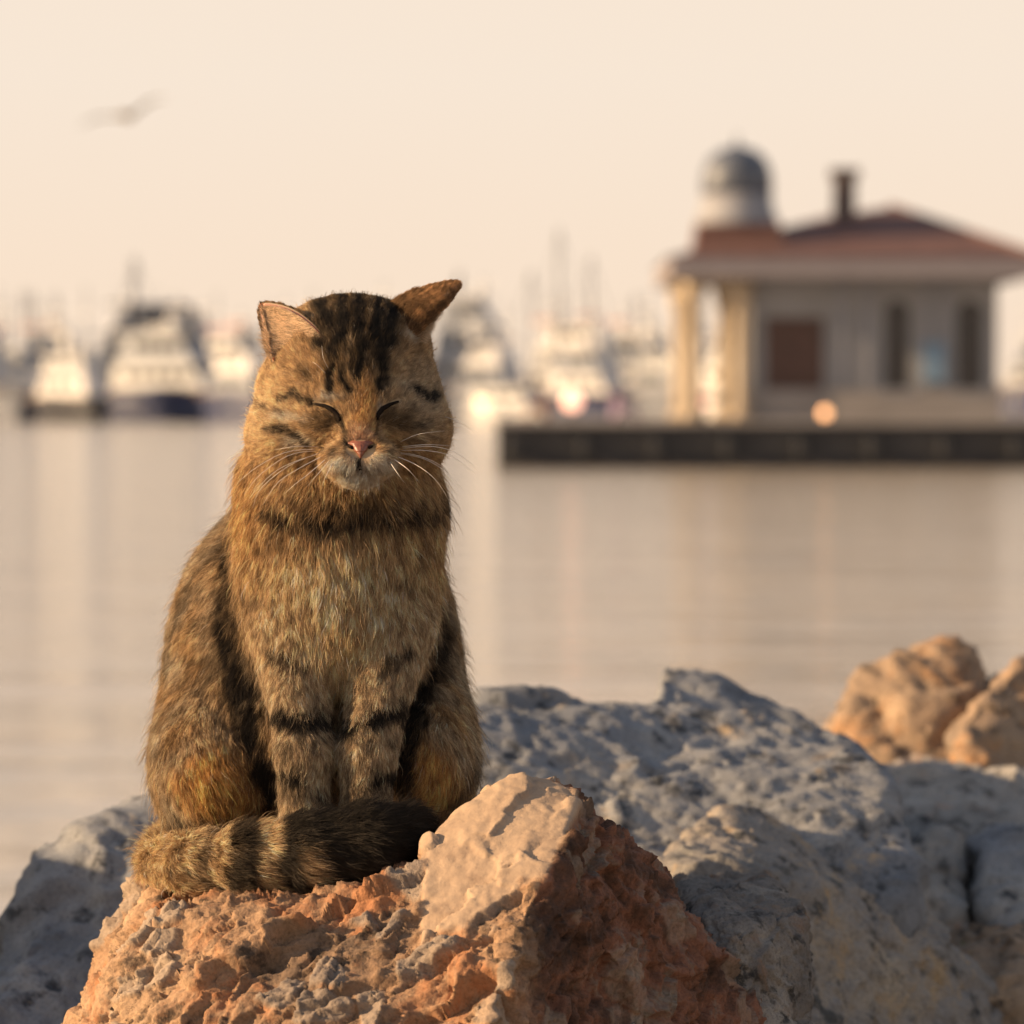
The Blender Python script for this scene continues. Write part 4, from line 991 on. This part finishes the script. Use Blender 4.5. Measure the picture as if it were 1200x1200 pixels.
# ------------------------------------------------------------------ people resting on the quay
M['cloth_lavender'] = simple('lavender cloth', (.30, .22, .30), .9, var=.15, scale=6)
M['cloth_brown'] = simple('brown cloth', (.24, .14, .10), .9, var=.15, scale=6)
M['hair_dark'] = simple('dark hair', (.018, .015, .014), .6, var=.3, scale=20)
def person(px, Y, face, cloth, label):
    o = np.array([X_of(px, Y), Y, ZQ]); s = face
    q = lambda x, y, z: o + np.array([x * s, y, z])
    pr = [('c', q(0, 0, .14), q(.02, 0, .38), .14, .13), ('c', q(.02, 0, .38), q(.05, 0, .58), .145, .10), ('c', q(.05, 0, .60), q(.07, 0, .72), .05, .05), ('e', q(.09, 0, .82), np.array([.085, .075, .11])),
          ('e', q(.17, 0, .80), np.array([.02, .015, .02]))]
    for y in (-.1, .1):
        pr += [('c', q(.0, y, .12), q(.42, y * 1.2, .42), .085, .06), ('c', q(.42, y * 1.2, .42), q(.52, y * 1.2, .05), .055, .04), ('c', q(.50, y * 1.2, .04), q(.64, y * 1.2, .035), .035, .03),
               ('c', q(.05, y * 1.8, .54), q(.20, y * 2.1, .34), .05, .042), ('c', q(.20, y * 2.1, .34), q(.42, y * .5, .36), .04, .03)]
    f = lambda P: smoothmin(np.stack([pd(p, P) for p in pr]), .015)
    lo_, hi_ = o + np.array([-.75, -.35, -.02]), o + np.array([.75, .35, 1.0])
    Vp, Qp = surface_nets(sample_field(f, lo_, hi_, .022), lo_, .022)
    t = empty('person', tuple(o)); tag(t, label, 'person', 'people resting on the quay')
    obj('body', Vp, Qp, M[cloth], t, o, True)
    hd = MB().lathe([(.02, .125), (.07, .11), (.095, .06), (.098, 0), (.085, -.05)], tuple(q(.07, 0, .82)), 14); hd.build('hair', M['hair_dark'], t, tuple(o), True)
person(722, YP + 1.0, 1, 'cloth_lavender', 'person in lavender clothes sitting on the quay beside the porch')
person(640, YP + 4.5, -1, 'cloth_brown', 'person in brown clothes sitting near the pinkish glint')

# ------------------------------------------------------------------ boats across the harbour
for nm, c in (('white', (.58, .56, .55)), ('offwhite', (.42, .42, .43)), ('navy', (.035, .042, .085)), ('slate', (.14, .15, .18)), ('greyblue', (.20, .215, .25)), ('red', (.40, .11, .06)), ('teak', (.26, .15, .08)), ('black', (.03, .03, .035))):
    M['b_' + nm] = simple('boat paint ' + nm, c, .35, var=.07, scale=.4)
def hull(L, B, H, sheer=.35, bow=1):
    """a lofted hull, bow at +x (or -x)"""
    n, m = 15, 9; v = []
    for i in range(n):
        t = i / (n - 1); w_ = (B / 2) * (1 - max(0, (t - .45) / .55) ** 2.4) * (.9 + .1 * min(1, t / .2)); hz = H * (1 + sheer * t ** 2); rk = .10 * L * max(0, (t - .7) / .3) ** 1.5
        for j in range(m):
            a = -1 + 2 * j / (m - 1); d = abs(a)
            z = hz * (d ** 1.6) - .5 * (1 - d) ; y = w_ * math.copysign(d ** .55, a) if d > 0 else 0
            v.append((bow * (-L / 2 + t * L * .9 + rk * (z / hz if hz else 0)), y * max(.06, 1), z))
    f = []
    for i in range(n - 1):
        for j in range(m - 1): f.append((i * m + j, i * m + j + 1, (i + 1) * m + j + 1, (i + 1) * m + j))
        f.append(((i + 1) * m, (i + 1) * m + m - 1, i * m + m - 1, i * m))
    f.append(tuple(range(m))); f.append(tuple(reversed(range((n - 1) * m, n * m))))
    if bow < 0: f = [tuple(reversed(q)) for q in f]
    return v, f
def motor_yacht(px0, px1, d, tops, hull_py, hull_mat, house_mats, label, bow=1, mast_py=None, awning=None, cat_='yacht'):
    """px0..px1 its length as it lies across the harbour at distance d; tops: pixel heights of each deckhouse tier"""
    Y = d + CAM.y; k = d / F; X0, X1 = (px0 - 600) * k, (px1 - 600) * k; L = X1 - X0; cx_ = (X0 + X1) / 2
    zz = lambda py: CAM.z + (478 - py) * k
    H = zz(hull_py); B = min(L * .28, 7); b0 = (cx_, Y, 0); rz = 0 if cat_ == 'ferry' else R(-random.uniform(28, 48)); L = L * (1.0 if cat_ == 'ferry' else 1.08); t = empty('motor_yacht' if cat_ == 'yacht' else 'ferry', b0, rz)
    tag(t, label, cat_, 'boats moored across the harbour')
    v, f = hull(L, B, H, .22, bow); obj('hull', np.array(v), f, M[hull_mat], t, (0, 0, 0), False)
    MB().box(-L * .47, L * .40, -B * .46, B * .46, H + .02, H + .12).build('deck', M['b_teak'], t)
    z = H + .123
    for i, py in enumerate(tops):
        z1 = zz(py); s0, s1 = .44 - .05 * i, .30 - .09 * i; w_ = B * (.42 - .05 * i)
        a, b_ = (-L * s0, L * s1) if bow > 0 else (-L * s1, L * s0); rk = (z1 - z) * .8
        poly = [(a, z), (b_, z), (b_ - (rk if bow > 0 else rk * .2), z1), (a + (rk * .2 if bow > 0 else rk), z1)]
        h_ = MB().prism(poly, -w_, w_).build('deckhouse', M[house_mats[i % len(house_mats)]], t)
        nw = max(3, int((b_ - a) / 2.6)); sw = (b_ - a - rk * 1.6) / nw
        for q in range(nw):
            xa = a + rk * .8 + q * sw
            MB().box(xa + .12 * sw, xa + .88 * sw, -w_ - .04, -w_ - .003, z + (z1 - z) * .42, z + (z1 - z) * .8).build('window', M['dark_glass'], h_)
        MB().box(a - .25, b_ - rk * .4, -w_ - .3, w_ + .3, z1 + .003, z1 + .18).build('roof', M[house_mats[0]], h_)
        z = z1 + .183
    if awning: MB().box(-L * .2, L * .12, -B * .35, B * .35, z + .9, z + 1.15).build('awning', M[awning], t); MB().box(-L * .19, -L * .18, -.1, .1, z, z + .897).build('awning_post', M['b_white'], t)
    if mast_py:
        zm = zz(mast_py); mm = MB().tube([(0, 0, z), (0, 0, zm)], [.22, .10], 8).build('mast', M['b_greyblue'], t)
        MB().box(-1.2, 1.2, -.1, .1, z + (zm - z) * .55, z + (zm - z) * .55 + .18).build('radar_bar', M['b_white'], mm)
        MB().lathe([(.05, 0), (.5, .15), (.6, .5), (.4, .9), (.1, 1.05)], (.0, -.6, z), 12).build('radome', M['b_white'], mm, (0, 0, 0), True)
    return t
def sail_boat(px, d, mast_py, Lm, label):
    Y = d + CAM.y; k = d / F; X = (px - 600) * k; t = empty('sailing_boat', (X, Y, 0)); tag(t, label, 'sailing boat', 'boats moored across the harbour')
    v, f = hull(Lm, Lm * .28, 1.1, .2, 1); obj('hull', np.array(v), f, M['b_white'], t)
    MB().prism([(-Lm * .25, 1.2), (Lm * .15, 1.25), (Lm * .08, 1.75), (-Lm * .22, 1.75)], -Lm * .09, Lm * .09).build('cabin', M['b_offwhite'], t)
    zm = CAM.z + (478 - mast_py) * k
    mm = MB().tube([(0, 0, 1.2), (0, 0, zm)], [.22, .14], 8).build('mast', M['b_slate'], t)
    for fr_ in (.45, .7): MB().tube([(-.1, -1.2, 1.2 + (zm - 1.2) * fr_), (-.1, 1.2, 1.2 + (zm - 1.2) * fr_)], .06, 6).build('spreader', M['b_slate'], mm)
    MB().tube([(0, 0, 2.6), (-Lm * .4, 0, 2.5)], [.32, .25], 8).build('furled_sail', M['b_navy'], t)
    for e in (-.5, .5): MB().tube([(e * Lm * .9, 0, 1.3), (0, 0, zm - .2)], .05, 5).build('stay', M['b_slate'], t)
    return t
W_, O_, G_, S_ = 'b_white', 'b_offwhite', 'b_greyblue', 'b_slate'
D_ = 'b_slate'
motor_yacht(-120, 66, 395, (432, 405, 378), 455, 'b_slate', (W_, O_), 'pale motor yacht cut off by the frame\'s left edge', 1, 340)
motor_yacht(40, 270, 420, (428, 394, 358), 452, 'b_navy', (G_, G_, D_, D_), 'large grey-blue ferry with tall upper decks left of the cat', -1, 300, None, 'ferry')
motor_yacht(118, 300, 385, (428, 392), 457, 'b_navy', (O_, G_), 'pale motor yacht with navy hull nearest the cat\'s shoulder', 1, 345)
motor_yacht(205, 340, 440, (425, 398), 450, 'b_white', (O_, W_), 'white cruiser with a red-orange awning behind the cat\'s ear', 1, None, 'b_red')
motor_yacht(14, 140, 380, (440, 420), 466, 'b_black', (W_, O_), 'low dark-hulled launch in front of the pale yacht', -1)
motor_yacht(380, 520, 430, (428, 395, 372), 455, 'b_slate', (W_, O_), 'white yacht hidden behind the cat\'s head', -1, 330)
motor_yacht(495, 640, 430, (424, 388, 350), 452, 'b_navy', (W_, O_, G_), 'three-decked yacht with grey top deck just right of the cat\'s head', 1, 325)
motor_yacht(585, 735, 400, (436, 408, 382), 458, 'b_slate', (W_, O_), 'yacht with dark window bands behind the quay glints', -1, 338)
motor_yacht(690, 830, 430, (428, 398), 452, 'b_navy', (W_, G_), 'white and slate yacht moored behind the pavilion porch', 1, 350)
motor_yacht(540, 660, 340, (456,), 477, 'b_offwhite', (O_,), 'low white cabin cruiser nearest the end of the quay', 1)
motor_yacht(800, 900, 420, (430, 400), 455, 'b_white', (W_, O_), 'white yacht seen through the pavilion porch', -1, 345)
motor_yacht(1150, 1290, 410, (430, 398, 370), 455, 'b_navy', (O_, G_), 'white and navy yacht beyond the pavilion\'s far end', -1, 340)
motor_yacht(-45, 62, 405, (436, 410), 458, 'b_navy', (W_, G_), 'small navy-hulled yacht half out of frame behind the launch', -1, 352)
motor_yacht(150, 262, 412, (430, 404, 384), 456, 'b_slate', (O_, G_), 'grey-roofed yacht between the ferry and the navy-hulled yacht', 1, 350)
motor_yacht(222, 322, 372, (440, 415), 462, 'b_navy', (G_, W_), 'small cruiser with navy hull close behind the cat\'s neck', -1)
motor_yacht(640, 742, 372, (440, 412), 462, 'b_navy', (W_, G_), 'navy-hulled cruiser between the pinkish glint and the tallest mast', 1, 362)
motor_yacht(725, 805, 380, (436, 415), 460, 'b_slate', (G_, O_), 'slate-hulled cruiser behind the person in lavender', -1, 365)
motor_yacht(520, 600, 390, (432, 404), 456, 'b_slate', (G_, W_), 'grey cruiser beside the cat\'s cheek', -1, 360)
for px, py, d in ((655, 268, 380), (692, 300, 390), (622, 318, 400), (745, 345, 400), (160, 302, 400), (560, 345, 410)):
    sail_boat(px, d, py, 12, {655: 'sailing boat with the tallest mast, left of the pavilion', 692: 'sailing boat with a mid-height mast beside the tallest mast', 622: 'sailing boat with a slender mast right of the cat', 745: 'sailing boat with a short mast close to the porch', 160: 'sailing boat with a mast above the grey ferry', 560: 'sailing boat with a short mast by the cat\'s raised ear'}[px])

fq = (X_of(200, 517), 517, 0)
MB().box(X_of(-500, 517), X_of(930, 517), 516, 530, -1, 2.3).build('far_quay', M['b_slate'], None, fq)
tag(bpy.data.objects['far_quay'], 'low dark quay wall behind the moored boats across the harbour', 'quay')
# a second, denser row of moored boats beyond
rr = random.Random(21)
px = -70
while px < 860:
    w_ = rr.uniform(55, 110); hp = rr.uniform(448, 458); t1 = rr.uniform(425, 436); t2 = t1 - rr.uniform(18, 30); t3 = t2 - rr.uniform(12, 26)
    motor_yacht(px, px + w_, rr.uniform(450, 500), (t1, t2) if rr.random() < .4 else (t1, t2, t3), hp, rr.choice(['b_navy', 'b_white', 'b_slate', 'b_black', 'b_navy']), rr.choice([(W_, O_), (W_, G_), (O_, G_), (G_, W_), (W_, W_)]),
                'pale yacht blurred into the dense row of moored boats', rr.choice([-1, 1]), rr.uniform(335, 365), rr.choice([None, None, 'b_red', 'b_navy', 'b_teak']))
    px += w_ * rr.uniform(.34, .55)
for k in range(6):
    sail_boat(rr.uniform(-20, 800), rr.uniform(440, 480), rr.uniform(305, 375), 12, 'sailing boat whose thin mast stands in the blurred row of boats')

# ------------------------------------------------------------------ gull
M['gull'] = simple('gull plumage', (.30, .20, .09), .8, var=.15, scale=4)
M['gull_grey'] = simple('gull grey mantle', (.22, .15, .075), .8, var=.15, scale=4)
M['beak'] = simple('yellow beak', (.5, .3, .05), .5)
def gull():
    d = 66.0; Y = d + CAM.y; c = A(150, 137, Y); t = empty('gull', tuple(c), R(8)); tag(t, 'pale gull gliding high in the sky to the left', 'bird')
    st = [(-.24, .012, 0), (-.17, .035, .0), (-.08, .062, .004), (.03, .068, .006), (.12, .05, .012), (.17, .036, .022), (.21, .038, .032), (.245, .028, .030), (.265, .01, .026)]
    n = 12; v, f = [], []
    for x, r, z in st:
        for k in range(n): a = 2 * math.pi * k / n; v.append((x, r * math.cos(a), z + r * .9 * math.sin(a)))
    for i in range(len(st) - 1):
        for k in range(n): f.append((i * n + k, i * n + (k + 1) % n, (i + 1) * n + (k + 1) % n, (i + 1) * n + k))
    f.append(tuple(range(n))); f.append(tuple(reversed(range((len(st) - 1) * n, len(st) * n))))
    b = obj('body', np.array(v), f, M['gull'], t, (0, 0, 0), True)
    MB().tube([(.262, 0, .026), (.30, 0, .022), (.315, 0, .012)], [.011, .008, .002], 8).build('beak', M['beak'], b)
    MB().add([(-.2, -.02, .0), (-.2, .02, .0), (-.36, .075, .004), (-.36, -.075, .004), (-.2, -.02, .012), (-.2, .02, .012), (-.36, .075, .009), (-.36, -.075, .009)],
             [(0, 1, 2, 3), (7, 6, 5, 4), (0, 4, 5, 1), (1, 5, 6, 2), (2, 6, 7, 3), (3, 7, 4, 0)]).build('tail', M['gull'], b)
    for s in (-1, 1):     # an arched wing: arm rising, hand sweeping down and back
        sec = [(0.03, .05, .16, .02, .028), (.18, .055, .17, .07, .022), (.34, .04, .155, .125, .017), (.48, -.01, .13, .13, .012), (.60, -.08, .10, .10, .008), (.70, -.16, .04, .055, .004)]
        v, f = [], []
        for y, xo, ch, z, th in sec:
            for x_, q in ((.5, 0), (.2, 1), (-.5, 0), (.2, -1)): v.append((xo + x_ * ch, s * y, z + q * th))
        for i in range(len(sec) - 1):
            for k in range(4): f.append((i * 4 + k, i * 4 + (k + 1) % 4, (i + 1) * 4 + (k + 1) % 4, (i + 1) * 4 + k))
        f += [(0, 1, 2, 3), tuple(reversed(range(len(v) - 4, len(v))))]
        MB().add(v, f).build('wing', M['gull_grey'], t, (0, 0, 0), True)
    t.rotation_euler = (R(-16), R(4), R(78)); t.scale = (1.2, 1.2, 1.2)
gull()
